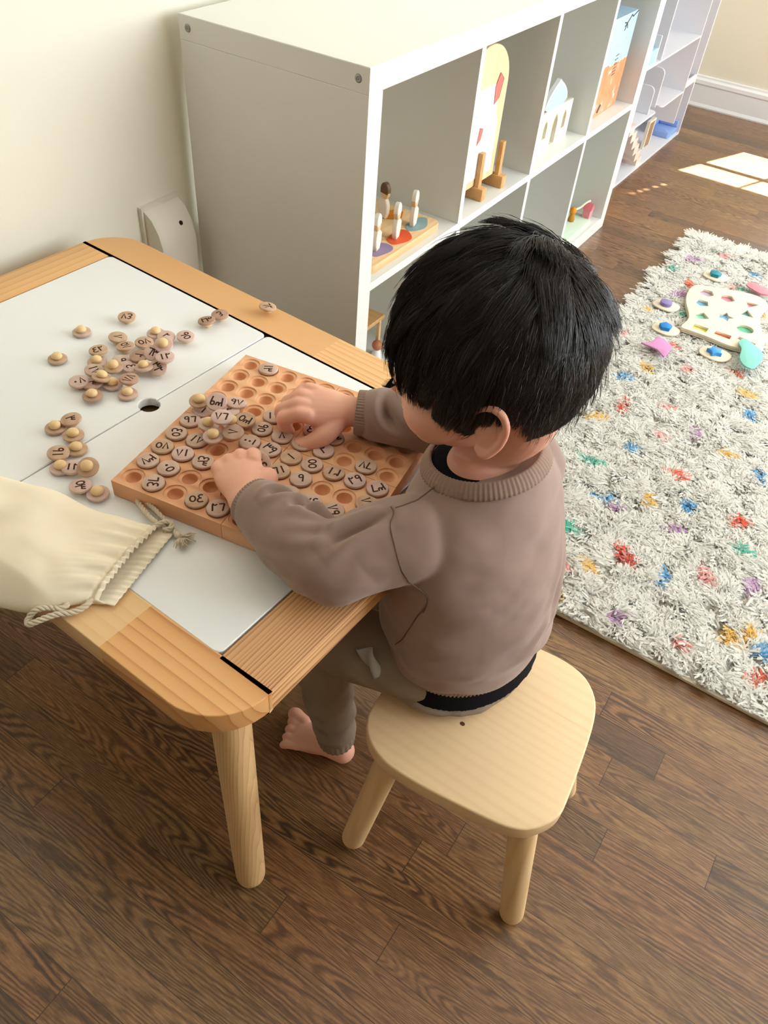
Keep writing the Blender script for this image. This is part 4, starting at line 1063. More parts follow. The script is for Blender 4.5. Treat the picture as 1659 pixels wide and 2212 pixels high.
rope([(.606, -.704, .489), (.598, -.703, .492), (.586, -.700, .490), (.566, -.693, .488), (.5555, -.6880, .487), (.556, -.683, .487), (.566, -.684, .488), (.585, -.689, .490), (.603, -.693, .488), (.618, -.697, .486), (.630, -.7005, .486)], 'tie_cord')
rope([(.603, -.708, .492), (.607, -.698, .493), (.613, -.694, .492), (.617, -.699, .490), (.612, -.705, .489)], 'tie_cord')
m = MB(); _q = random.Random(4)
for i in range(46):
    a = _q.uniform(-1.1, 1.1); l_ = _q.uniform(.010, .020); d_ = Vector((.93, -.1, 0)); d_.rotate(Matrix.Rotation(a, 3, 'Z').to_quaternion())
    b0 = Vector((.632, -.7010, .4858)); e_ = b0+d_*l_+Vector((0, 0, _q.uniform(-.002, .005)))
    m.tube([b0, b0.lerp(e_, .5)+Vector((_q.uniform(-.002, .002), _q.uniform(-.002, .002), _q.uniform(0, .003))), e_], [.0011, .0009, .0004], 5)
m.sphere((.628, -.700, .4865), (.0046, .004, .0038), 12, 8)
part(m, 'frayed_end', ROPE, bag, smooth=True)['label'] = 'frayed knotted rope end'
rope([(.6215, -.8150, .487), (.6235, -.8255, .487), (.6190, -.8370, .486), (.6080, -.8500, .4865), (.5980, -.8640, .483), (.5900, -.8700, .478), (.5850, -.8645, .479), (.5890, -.8560, .4865), (.5985, -.8470, .487), (.6060, -.8430, .487), (.6085, -.8360, .487), (.6010, -.8300, .487), (.6010, -.8220, .488), (.6060, -.8160, .490)], 'tie_cord', .0029)

# amber plastic clip beside the board
am = NT('amber_plastic', .12, .6); am.b.inputs['Transmission Weight'].default_value = .45; am.color(srgb(226, 140, 30))
cl = empty('amber_clip', (.7985, -.4995, ZT+.001)); tag(cl, 'small shiny amber plastic clip between the board and the child', 'clip')
part(MB().tube(catmull([(.792, -.513, ZT+.006), (.800, -.511, ZT+.014), (.806, -.500, ZT+.017), (.804, -.490, ZT+.013), (.797, -.489, ZT+.007), (.793, -.500, ZT+.006)], 6, True), .0042, 10, closed=True), 'ring', am.m, cl, smooth=True)
part(MB().sphere((.800, -.500, ZT+.010), (.005, .011, .004)), 'bar', am.m, cl, smooth=True)

# ------------------------------------------------------------------ the child
SKIN = NT('skin', .48, .35)
_s = SKIN.tc.outputs['Object']
SKIN.color(SKIN.mix(SKIN.noise(_s, 26, 3), srgb(236, 184, 160), srgb(226, 162, 138)))
SKIN.b.inputs['Subsurface Weight'].default_value = .25
SKIN.b.inputs['Subsurface Radius'].default_value = (.012, .004, .002)
SKIN.b.inputs['Subsurface Scale'].default_value = .6

TF = Vector((-.985, .17, 0)).normalized(); TL_ = Vector((-.17, -.985, 0)).normalized()  # torso forward, left
PR = Vector((.91, -.53, 0))

def loft(mb, pts, ra, rb=None, side=(0, 0, 1), per=8, n=28, caps=True):
    """tube with elliptical section: ra along side, rb across; rounded ends"""
    rb = rb or ra; P = catmull(pts, per); m_ = len(P); k = len(pts)
    def interp(R):
        Q = catmull([(r, 0, 0) for r in R], per); return [q.x for q in Q]
    A = interp(ra); B = interp(rb); S = Vector(side)
    V = []; F = []; rows = []
    def ring(c, t, a, b):
        s_ = (S-t*S.dot(t)); s_ = s_.normalized() if s_.length > .05 else t.orthogonal().normalized()
        o_ = t.cross(s_); i0 = len(V)
        for q in range(n):
            an = 2*pi*q/n; V.append(c+s_*a*cos(an)+o_*b*sin(an))
        rows.append(i0)
    T_ = [(P[min(i+1, m_-1)]-P[max(i-1, 0)]).normalized() for i in range(m_)]
    if caps:
        for a in (.12, .5, .9, 1.25): ring(P[0]-T_[0]*cos(a)*min(A[0], B[0])*.9, T_[0], A[0]*sin(a), B[0]*sin(a))
    for i in range(m_): ring(P[i], T_[i], A[i], B[i])
    if caps:
        for a in (1.25, .9, .5, .12): ring(P[-1]+T_[-1]*cos(a)*min(A[-1], B[-1])*.9, T_[-1], A[-1]*sin(a), B[-1]*sin(a))
    for r0, r1 in zip(rows[:-1], rows[1:]):
        for q in range(n): F.append((r0+q, r0+(q+1) % n, r1+(q+1) % n, r1+q))
    F.append(tuple(reversed(range(rows[0], rows[0]+n)))); F.append(tuple(range(rows[-1], rows[-1]+n)))
    mb.add([tuple(v) for v in V], F)

def ellipsoid(mb, c, r, R=None, n=28, m=18):
    k = len(mb.v); mb.lathe([(sin(pi*i/m), -cos(pi*i/m)) for i in range(m+1)], n)
    c = Vector(c); f_ = HS if R is HM else 1.0
    for i in range(k, len(mb.v)):
        v = Vector(mb.v[i]); v = Vector((v.x*r[0], v.y*r[1], v.z*r[2]))*f_
        if R is not None: v = R @ v
        mb.v[i] = tuple(c+v)

def fuse(mb, voxel, smooth_n=4, factor=.5):
    """merge overlapping closed shapes into one continuous surface"""
    me_ = bpy.data.meshes.new('f'); me_.from_pydata(mb.v, [], mb.f); me_.update()
    o = bpy.data.objects.new('f', me_); COL.objects.link(o)
    r = o.modifiers.new('r', 'REMESH'); r.mode = 'VOXEL'; r.voxel_size = voxel; r.use_smooth_shade = True
    if smooth_n:
        s_ = o.modifiers.new('s', 'SMOOTH'); s_.iterations = smooth_n; s_.factor = factor
    dg = bpy.context.evaluated_depsgraph_get()
    out = bpy.data.meshes.new_from_object(o.evaluated_get(dg))
    bpy.data.objects.remove(o); bpy.data.meshes.remove(me_)
    out.polygons.foreach_set('use_smooth', [True]*len(out.polygons))
    return out

def coords(me_):
    a = np.empty(len(me_.vertices)*3); me_.vertices.foreach_get('co', a); return a.reshape(-1, 3)
def normals(me_):
    a = np.empty(len(me_.vertices)*3); me_.vertices.foreach_get('normal', a); return a.reshape(-1, 3)
def setco(me_, c): me_.vertices.foreach_set('co', c.ravel()); me_.update()

# ---- head frame
HC = Vector((.8660, -.5000, .7170)); HYAW, HPIT, HROL = radians(203), radians(-11), radians(15)
HS = 1.068
_f = Vector((cos(HPIT)*cos(HYAW), cos(HPIT)*sin(HYAW), sin(HPIT)))
_l = Vector((-sin(HYAW), cos(HYAW), 0)); _u = _f.cross(_l)
HL = cos(HROL)*_l+sin(HROL)*_u; HU = -sin(HROL)*_l+cos(HROL)*_u; HF = _f
HM = Matrix(((HF.x, HL.x, HU.x), (HF.y, HL.y, HU.y), (HF.z, HL.z, HU.z)))
def hd(f, l, u): return HC+HM @ Vector((f, l, u))*HS

# ---- joints
SHL = Vector((.868, -.598, .560)); ELL = Vector((.802, -.662, .522)); WRL = Vector((.676, -.640, .529))
SHR = Vector((.890, -.412, .560)); ELR = Vector((.798, -.392, .530)); WRR = Vector((.690, -.449, .533))
HIL = Vector((.890, -.572, .335)); KNL = Vector((.752, -.606, .312)); ANL = Vector((.786, -.598, .050))
HIR = Vector((.898, -.472, .335)); KNR_ = Vector((.765, -.470, .312)); ANR = Vector((.690, -.470, .050))

def chain(mb, pts, rads, n=14, per=5):
    loft(mb, pts, rads, None, (0, .1, 1), per, n)

def hand(mb, W, fwd, back, left, curl, spread, thumb, scale=1.0, palm_curl=0.0):
    """palm, four fingers of different length and a thumb; left: +1 thumb on the right of fwd (left hand, palm down)"""
    fwd = Vector(fwd).normalized(); back = Vector(back); back = (back-fwd*back.dot(fwd)).normalized()
    sd = fwd.cross(back)*(1 if left > 0 else -1)   # towards the thumb
    s_ = scale
    P0 = Vector(W)
    # palm
    c0 = P0; c1 = P0+fwd*.022*s_; c2 = P0+fwd*.047*s_+back*.001
    loft(mb, [c0-fwd*.012*s_, c0, c1, c2], [.0155*s_, .0165*s_, .0225*s_, .0235*s_], [.0125*s_, .0125*s_, .0122*s_, .0080*s_], sd, 5, 20)
    ellipsoid(mb, P0+fwd*.020*s_+sd*.012*s_-back*.006*s_, (.017*s_, .011*s_, .010*s_), Matrix((fwd, sd, back)).transposed())
    Ls = [.0375, .0415, .0385, .0305]; offs = [.0165, .0055, -.0055, -.0160]; base = [.047, .050, .048, .043]
    tips = []
    for i in range(4):
        rt_ = [.0071, .0072, .0069, .0060][i]*s_
        b_ = P0+fwd*(base[i]-.006)*s_+sd*offs[i]*s_+back*.0030*s_
        a_s = radians(spread[i]); d0 = (fwd*cos(a_s)+sd*sin(a_s)).normalized()
        segs = [Ls[i]*.46*s_, Ls[i]*.30*s_, Ls[i]*.24*s_]
        ang = 0; p_ = b_+d0*.004*s_; pts = [b_-d0*.006, p_]
        for q in range(3):
            ang += radians(curl[i][q]); dd = d0*cos(ang)-back*sin(ang)
            p_ = p_+dd*segs[q]; pts.append(p_.copy())
        # refine: keep knuckles bent
        full = [pts[0], pts[1]]
        for q in range(1, 4):
            full.append(pts[q].lerp(pts[q+1], .5)); full.append(pts[q+1])
        rr = [rt_*1.1, rt_*1.08, rt_*.98, rt_*1.02, rt_*.93, rt_*.95, rt_*.86, rt_*.74]
        loft(mb, full, rr, None, sd, 3, 14)
        tips.append(p_)
    th = [P0+fwd*.006*s_+sd*.010*s_-back*.003*s_]+[P0+fwd*a*s_+sd*b*s_+back*c_*s_ for a, b, c_ in thumb]
    loft(mb, th, [.0105*s_, .0100*s_, .0080*s_, .0080*s_, .0062*s_][:len(th)], None, back, 5, 14)
    return tips

sk = MB()
# trunk and neck
loft(sk, [(.905, -.515, .325), (.903, -.513, .40), (.898, -.510, .48), (.893, -.508, .55), (.889, -.505, .59)], [.080, .078, .084, .090, .055], [.064, .060, .058, .050, .042], TL_, 6, 36)
loft(sk, [(.891, -.506, .575), (.886, -.503, .62), hd(-.030, 0, -.055), hd(-.02, 0, -.02)], [.040, .034, .036, .045], [.038, .034, .038, .045], TL_, 6, 28)
# head
ellipsoid(sk, hd(-.006, 0, .012), (.084, .069, .076), HM)
ellipsoid(sk, hd(.022, 0, -.030), (.058, .055, .052), HM)
ellipsoid(sk, hd(.040, .024, -.040), (.034, .031, .030), HM)
ellipsoid(sk, hd(.040, -.024, -.040), (.034, .031, .030), HM)
ellipsoid(sk, hd(.046, 0, -.066), (.024, .022, .017), HM)
ellipsoid(sk, hd(.052, 0, .010), (.030, .046, .030), HM)
ellipsoid(sk, hd(.081, 0, -.026), (.009, .0085, .0075), HM)
loft(sk, [hd(.072, 0, 0), hd(.079, 0, -.014), hd(.085, 0, -.025)], [.006, .006, .007], None, HL, 4, 12)
for s_ in (-1, 1): ellipsoid(sk, hd(.078, s_*.007, -.029), (.005, .005, .0045), HM)
loft(sk, [hd(.068, -.017, -.048), hd(.0765, 0, -.045), hd(.068, .017, -.048)], [.0035, .0045, .0035], None, HU, 5, 10)
loft(sk, [hd(.066, -.014, -.0535), hd(.0745, 0, -.0535), hd(.066, .014, -.0535)], [.0035, .005, .0035], None, HU, 5, 10)
# ears: rim, bowl and lobe
for s_ in (-1, 1):
    def er(f, out, u): return hd(-.004+f*.92, s_*(.0605+out*.92), -.044+u*.86)
    rim = [er(.014, .000, .008), er(.010, .009, .022), er(-.002, .015, .029), er(-.014, .017, .024), er(-.019, .015, .010), er(-.016, .011, -.006), er(-.008, .007, -.018), er(.002, .005, -.024), er(.008, .002, -.018)]
    loft(sk, rim, [.0034, .0036, .0038, .0040, .0038, .0036, .0042, .0052, .0040], None, HL, 5, 12)
    loft(sk, [er(-.008, .004, .016), er(-.010, .006, .002), er(-.004, .003, -.014)], [.011, .011, .008], [.0032, .0034, .0034], HF, 5, 16)
    ellipsoid(sk, er(-.004, .001, 0), (.014, .008, .022), HM)
# arms
chain(sk, [SHL, SHL.lerp(ELL, .5), ELL, ELL.lerp(WRL, .35), ELL.lerp(WRL, .75), WRL], [.032, .029, .026, .0255, .020, .0168])
chain(sk, [SHR, SHR.lerp(ELR, .5), ELR, ELR.lerp(WRR, .35), ELR.lerp(WRR, .75), WRR], [.032, .029, .026, .0255, .020, .0168])
# left hand closed over the discs
hand(sk, WRL+Vector((-.004, .002, .001)), (-.72, .60, -.06), (-.10, -.12, 1), 1, [(38, 72, 45), (36, 75, 48), (38, 74, 48), (42, 72, 45)], [7, 2, -4, -10], [(.018, .024, -.006), (.034, .022, -.016), (.045, .012, -.024)], 1.22)
# right hand picking a disc: index and thumb meet
hand(sk, WRR+Vector((-.010, -.006, .002)), (-.84, -.50, .10), (.03, -.26, 1), -1, [(34, 62, 34), (40, 55, 34), (46, 52, 32), (50, 52, 30)], [0, 0, -3, -8], [(.019, .027, -.010), (.034, .033, -.020), (.047, .029, -.031)], 1.26)
# legs
chain(sk, [HIL, HIL.lerp(KNL, .5), KNL, KNL.lerp(ANL, .35), KNL.lerp(ANL, .8), ANL], [.044, .040, .032, .031, .022, .019])
chain(sk, [HIR, HIR.lerp(KNR_, .5), KNR_, KNR_.lerp(ANR, .35), KNR_.lerp(ANR, .8), ANR], [.044, .040, .032, .031, .022, .019])
def foot(mb, ank, heel, toe_big, toe_small, left):
    heel = Vector(heel); tb_ = Vector(toe_big); ts_ = Vector(toe_small); mid_ = (tb_+ts_)/2; ax = (mid_-heel); L_ = ax.length; ax.normalize()
    sd = (tb_-ts_).normalized()
    up_ = Vector((0, 0, 1))
    loft(mb, [heel+up_*.004, heel+ax*L_*.28+up_*.006, heel+ax*L_*.55+up_*.002, heel+ax*L_*.80+up_*-.001], [.0185, .0190, .0235, .0255], [.018, .0195, .0155, .0115], sd, 5, 20)
    loft(mb, [Vector(ank)+up_*.02, Vector(ank), heel+ax*.030+up_*.010], [.019, .0185, .017], None, sd, 5, 18)
    for q in range(5):
        f = q/4; t_ = tb_.lerp(ts_, f); r_ = [.0115, .0078, .0073, .0070, .0068][q]
        back_ = heel+ax*L_*.76+sd*(.020-.0405*f)
        d_ = (t_-back_)
        loft(mb, [back_, back_+d_*.45+up_*.001, back_+d_*.8+up_*.0015, t_+up_*-.001], [r_*.95, r_*.9, r_*.98, r_*.92], None, up_, 4, 14)
foot(sk, ANL, (.797, -.594, .0195), (.692, -.582, .0135), (.710, -.633, .0100), True)
foot(sk, ANR, (.700, -.468, .0195), (.596, -.488, .0115), (.602, -.436, .0085), False)
body = fuse(sk, .0017, 5, .5)
body.transform(Matrix.Translation(-PR))
person = place('person', body, SKIN.m, None, True, PR)
tag(person, 'barefoot child with short black hair in a taupe sweatshirt, seated on the stool, picking discs', 'person')

def cloth_obj(mb, name, mat, voxel, deform=None, smooth_n=5, label=None):
    me_ = fuse(mb, voxel, smooth_n)
    if deform is not None: setco(me_, deform(coords(me_), normals(me_)))
    me_.transform(Matrix.Translation(-PR))
    o = place(name, me_, mat, person, True)
    if label: o['label'] = label
    return o

def vnoise(C, scale, seed=0.0):
    out = np.empty(len(C))
    for i, c in enumerate(C): out[i] = noise.noise((c[0]*scale[0]+seed, c[1]*scale[1]+seed*1.7, c[2]*scale[2]-seed))
    return out

def creases(C, N, lines):
    """lines: polyline, width, depth (positive sinks), with a raised shoulder on each side"""
    D = np.zeros(len(C))
    for pts, w_, dep in lines:
        P = np.array([list(v) for v in catmull(pts, 6)])
        best = np.full(len(C), 9.0); tt_ = np.zeros(len(C))
        for k in range(len(P)-1):
            a = P[k]; ab = P[k+1]-a; L2 = (ab**2).sum()
            t = np.clip(((C-a) @ ab)/L2, 0, 1); d = np.linalg.norm(C-(a+t[:, None]*ab), axis=1)
            m_ = d < best; best[m_] = d[m_]; tt_[m_] = (k+t[m_])/(len(P)-1)
        fade = np.sin(np.clip(tt_, .02, .98)*pi)**.6
        D += -dep*np.exp(-(best/w_)**2)*fade+.45*dep*np.exp(-((best-2.0*w_)/(w_*1.1))**2)*fade
    return D

JER = NT('taupe_jersey', .92, .12)
_j = JER.tc.outputs['Object']
JER.color(JER.mix(JER.noise(_j, 14, 4, .6), srgb(160, 135, 123), srgb(144, 120, 109)))
JER.bump(JER.noise(_j, 900, 2), .10, .0004)
JER.b.inputs['Sheen Weight'].default_value = .25
JER.b.inputs['Sheen Roughness'].default_value = .6
RIB = plain('taupe_rib', (158, 134, 121), .92, .12, .04, 20)
TEE = plain('black_tee', (20, 20, 26), .9, .1, .1, 60)
PANT = NT('grey_brown_twill', .9, .15); _p = PANT.tc.outputs['Object']
PANT.color(PANT.mix(PANT.noise(_p, 18, 3), srgb(152, 137, 120), srgb(134, 119, 105))); PANT.bump(PANT.noise(_p, 1100, 2), .12, .0003)

# ---- sweatshirt
sw = MB()
loft(sw, [(.905, -.507, .352), (.906, -.508, .368), (.906, -.509, .42), (.902, -.510, .48), (.896, -.509, .535), (.892, -.507, .575), (.889, -.506, .596), (.887, -.505, .606)],
     [.113, .118, .118, .116, .113, .098, .074, .064], [.093, .098, .096, .088, .076, .068, .062, .058], TL_, 8, 56, caps=False)
def arm_sleeve(mb, S, E, W, k=1.0):
    loft(mb, [S+(S-E)*.04+Vector((.0, 0, -.002)), S.lerp(E, .12), S.lerp(E, .5), E, E.lerp(W, .3), E.lerp(W, .58), E.lerp(W, .78)], [.038*k, .045*k, .045*k, .0415*k, .040*k, .037*k, .033*k], None, (0, 0, 1), 8, 32)
ellipsoid(sw, (.876, -.590, .548), (.036, .034, .036)); ellipsoid(sw, (.905, -.420, .545), (.044, .040, .048))
arm_sleeve(sw, SHL+Vector((.006, .014, -.006)), ELL+Vector((0, 0, .004)), WRL+Vector((0, 0, .002)))
arm_sleeve(sw, SHR+Vector((.004, -.014, -.006)), ELR+Vector((0, 0, .004)), WRR+Vector((0, 0, .002)))
def sw_def(C, N):
    d = vnoise(C, (18, 18, 30), 2.0)*.0034+vnoise(C, (50, 50, 70), 5.0)*.0006
    low = np.clip((.44-C[:, 2])/.10, 0, 1)*(C[:, 0] > .80)
    d += low*np.sin(C[:, 2]*150+vnoise(C, (14, 14, 6), 1)*4.5)*.0022
    L = []
    # left sleeve: long folds from the elbow and short ones behind the cuff
    L += [([(.80, -.630, .560), (.770, -.640, .563), (.742, -.650, .556)], .006, .0042), ([(.815, -.655, .566), (.78, -.672, .556), (.745, -.672, .545)], .0055, .0036),
          ([(.735, -.625, .555), (.722, -.640, .562), (.712, -.660, .552)], .0045, .0035), ([(.760, -.618, .548), (.752, -.636, .566), (.748, -.656, .560)], .0045, .003),
          ([(.842, -.618, .585), (.820, -.650, .575), (.805, -.680, .552)], .006, .0045), ([(.850, -.655, .545), (.825, -.675, .520), (.800, -.690, .505)], .007, .0040),
          ([(.790, -.690, .535), (.760, -.688, .525), (.735, -.676, .520)], .005, .003)]
    # right sleeve: one deep fold wrapping behind the cuff
    L += [([(.722, -.415, .560), (.728, -.445, .560), (.752, -.462, .548), (.790, -.462, .530)], .0060, .0036), ([(.742, -.400, .563), (.752, -.425, .568), (.775, -.440, .560), (.80, -.442, .552)], .006, .0045),
          ([(.77, -.385, .560), (.785, -.405, .570), (.81, -.42, .568)], .006, .004)]
    # body: diagonal drag lines to the lap and at the back
    L += [([(.985, -.500, .47), (.975, -.545, .43), (.945, -.585, .39), (.91, -.610, .365)], .007, .0034), ([(1.0, -.50, .42), (.98, -.55, .385), (.945, -.59, .362)], .006, .0040),
          ([(.965, -.44, .53), (.985, -.48, .47), (1.0, -.50, .43)], .007, .0026), ([(.880, -.618, .40), (.90, -.612, .375), (.93, -.598, .358)], .005, .003)]
    d += 2.6*creases(C, N, L)
    return C+N*d[:, None]
shirt = cloth_obj(sw, 'sweatshirt', JER.m, .0026, sw_def, 14)

def ribbed_band(name, parent, sections, ribs, amp=.0007, side=TL_, mat=RIB, thick=0.0, tilt=None):
    """sections: (centre, axis, ra, rb)"""
    n = ribs*4; V = []; F = []
    for c, ax, ra, rb in sections:
        c = Vector(c); ax = Vector(ax).normalized(); s_ = Vector(side); s_ = (s_-ax*s_.dot(ax)).normalized(); o_ = ax.cross(s_)
        for q in range(n):
            a = 2*pi*q/n; k = amp*(1 if q % 4 in (0, 1) else -1)
            V.append(tuple(c+s_*(ra+k)*cos(a)+o_*(rb+k)*sin(a)-PR))
    for r in range(len(sections)-1):
        for q in range(n): F.append((r*n+q, r*n+(q+1) % n, (r+1)*n+(q+1) % n, (r+1)*n+q))
    return link(name, V, F, mat, person, True)
from mathutils.bvhtree import BVHTree
def seam(me_, pts, name, mat, parent, r=.0008):
    bv = BVHTree.FromPolygons([v.co[:] for v in me_.vertices], [tuple(p_.vertices) for p_ in me_.polygons])
    out = []
    for q in catmull(pts, 10):
        hit = bv.find_nearest(q-PR); out.append(hit[0]+hit[1]*r*.1)
    for _ in range(3): out = [out[0]]+[(out[i-1]+out[i]*2+out[i+1])/4 for i in range(1, len(out)-1)]+[out[-1]]
    m_ = MB().tube(out, r, 6); m_.build(name, mat, parent, smooth=True)
SEAM = plain('seam_thread', (116, 95, 86), .9, .1)
seam(shirt.data, [(.835, -.612, .605), (.862, -.640, .585), (.888, -.655, .550), (.905, -.650, .510), (.900, -.640, .480)], 'armhole_seam', SEAM, shirt)
seam(shirt.data, [(.904, -.648, .496), (.893, -.645, .465), (.880, -.640, .43), (.868, -.635, .40)], 'side_seam', SEAM, shirt)
seam(shirt.data, [(.868, -.565, .625), (.853, -.592, .615), (.840, -.612, .605)], 'shoulder_seam', SEAM, shirt)
# cuffs
def cuff(E, W, t0, t1, r):
    ax = (W-E).normalized(); secs = []
    for t, k in ((t0-.02, .90), (t0, 1.06), (t0+(t1-t0)*.25, 1.06), (t0+(t1-t0)*.6, 1.02), (t1-.02, 1.0), (t1, .97), (t1+.004, .90), (t1-.03, .84)):
        secs.append((E.lerp(W, t)+Vector((0, 0, .001)), ax, r*k, r*k))
    ribbed_band('cuff', shirt, secs, 46, .00045, (0, 0, 1))
cuff(ELL, WRL, .74, .94, .0275)
cuff(ELR, WRR, .76, 1.0, .0275)
# hem band, follows the shirt edge
hem = []
for z, k in ((.362, 1.0), (.355, 1.012), (.346, 1.0), (.338, .985), (.332, .975), (.329, .955), (.334, .93)):
    hem.append(((.905, -.507, z), (.10, .03, 1), .113*k, .094*k))
ribbed_band('hem_band', shirt, hem, 130, .0004)
# neckband: raised ring round the neck opening
nk = Vector((.887, -.505, .606)); nax = Vector((-.22, .03, 1)).normalized()
sec = []
for k in range(13):
    a = 2*pi*k/12; sec.append((nk+nax*(.008*sin(a)+.002), nax, .0655+.0035*cos(a)-.005*sin(a), .0595+.0035*cos(a)-.005*sin(a)))
ribbed_band('neckband', shirt, sec, 84, .00035)
# tee: dark band under the hem and inside the neck
tee = MB()
loft(tee, [(.905, -.507, .305), (.905, -.507, .322), (.905, -.508, .40), (.898, -.508, .50), (.891, -.506, .58), (.888, -.505, .609)], [.1150, .112, .100, .096, .075, .0585], [.0970, .094, .084, .075, .060, .0525], TL_, 8, 48, caps=False)
cloth_obj(tee, 'tee_shirt', TEE, .0030, None, 3, 'black tee shirt showing at the neck and under the hem')

# ---- trousers
tr_ = MB()
loft(tr_, [(.906, -.512, .289), (.906, -.512, .297), (.906, -.510, .330)], [.092, .098, .086], [.076, .082, .070], TL_, 8, 48, caps=False)
ellipsoid(tr_, (.905, -.512, .300), (.093, .112, .021))
loft(tr_, [(.905, -.565, .322), (.85, -.592, .328), (.80, -.603, .322), KNL, KNL.lerp(ANL, .25), KNL.lerp(ANL, .6), KNL.lerp(ANL, .93)], [.044, .046, .044, .042, .039, .0345, .0290], [.052, .050, .046, .042, .038, .0335, .0280], (0, 0, 1), 8, 30)
loft(tr_, [(.905, -.460, .322), (.85, -.462, .328), (.80, -.468, .322), KNR_, KNR_.lerp(ANR, .25), KNR_.lerp(ANR, .6), KNR_.lerp(ANR, .93)], [.044, .046, .044, .042, .039, .0345, .0290], [.052, .050, .046, .042, .038, .0335, .0280], (0, 0, 1), 8, 30)
def tr_def(C, N):
    d = vnoise(C, (24, 24, 24), 9)*.0035+vnoise(C, (60, 60, 60), 3)*.0012
    lowleg = (C[:, 2] < .28) & (C[:, 2] > .05)
    d += lowleg*np.sin(C[:, 2]*115+vnoise(C, (9, 9, 9), 4)*5)*.0018
    d += creases(C, N, [([(.765, -.655, .33), (.80, -.655, .318), (.85, -.655, .312), (.90, -.638, .312)], .0016, .0022), ([(.80, -.650, .350), (.83, -.655, .332), (.86, -.65, .318)], .004, .003), ([(.86, -.652, .34), (.88, -.650, .325), (.905, -.640, .305)], .0022, .0028)])
    C2 = C+N*d[:, None]
    C2[:, 2] = np.where((C2[:, 0] > .86) & (C2[:, 2] < .2812), .2812, C2[:, 2])
    return C2
trousers = cloth_obj(tr_, 'trousers', PANT.m, .0026, tr_def, 4)
# gathered cuff ends of the trouser legs
for K_, A_ in ((KNL, ANL), (KNR_, ANR)):
    ax = (A_-K_).normalized(); secs = []
    for t, r in ((.88, .0290), (.92, .0290), (.96, .0275), (.985, .0262), (.99, .0240), (.95, .0225)):
        secs.append((K_.lerp(A_, t), ax, r, r))
    ribbed_band('leg_hem', trousers, secs, 22, .0005, (1, 0, 0), PANT.m)
# crumpled pocket lining turned out at the left hip
pk = MB(); n_ = 12
V = []; F = []
for i in range(n_+1):
    for j in range(9):
        u_ = i/n_; v_ = j/8
        c_ = Vector((.838, -.628, .372)).lerp(Vector((.862, -.638, .342)), u_)
        w_ = (.011*(1-u_)**.7+.0015)*(2*v_-1)
        p_ = c_+Vector((.80, .1, .59))*w_+Vector((-.25, -.95, .15))*(.004*sin(v_*7+u_*5)+.006*(1-(2*v_-1)**2)*(1-u_))
        V.append(tuple(p_-PR))
for i in range(n_):
    for j in range(8): F.append((i*9+j, i*9+j+1, (i+1)*9+j+1, (i+1)*9+j))
o = link('pocket_lining', V, F, plain('lining_grey', (176, 174, 172), .8), trousers, True); o['label'] = 'pale grey pocket lining'
sd = o.modifiers.new('t', 'SOLIDIFY'); sd.thickness = .0012

# ---- eyes with lids lowered, lashes and brows
for s_ in (-1, 1):
    eye = MB(); ellipsoid(eye, hd(.0725, s_*.027, -.008), (.008, .011, .0075), HM, 16, 10); part(eye, 'eyelid', SKIN.m, person, smooth=True)
lms = []
for s_ in (-1, 1):
    lm_ = MB(); bw_ = MB(); lms += [lm_, bw_]
    base_ = [hd(.0800, s_*.017, -.012), hd(.0822, s_*.027, -.0145), hd(.0765, s_*.037, -.013)]
    for k, b_ in enumerate(catmull(base_, 9)):
        lm_.tube([b_, b_+HM @ Vector((.006, s_*.001, -.003)), b_+HM @ Vector((.010, s_*.002, -.002))], [.0004, .0003, .0001], 4)
    bw_.tube(catmull([hd(.079, s_*.012, .010), hd(.080, s_*.027, .016), hd(.068, s_*.043, .011)], 8), .0016, 6)
HAIRC = (26, 21, 20)
DL = plain('dark_lash', HAIRC, .7, .2)
for k, q_ in enumerate(lms): part(q_, 'eyebrow' if k % 2 else 'eyelashes', DL, person, smooth=True)

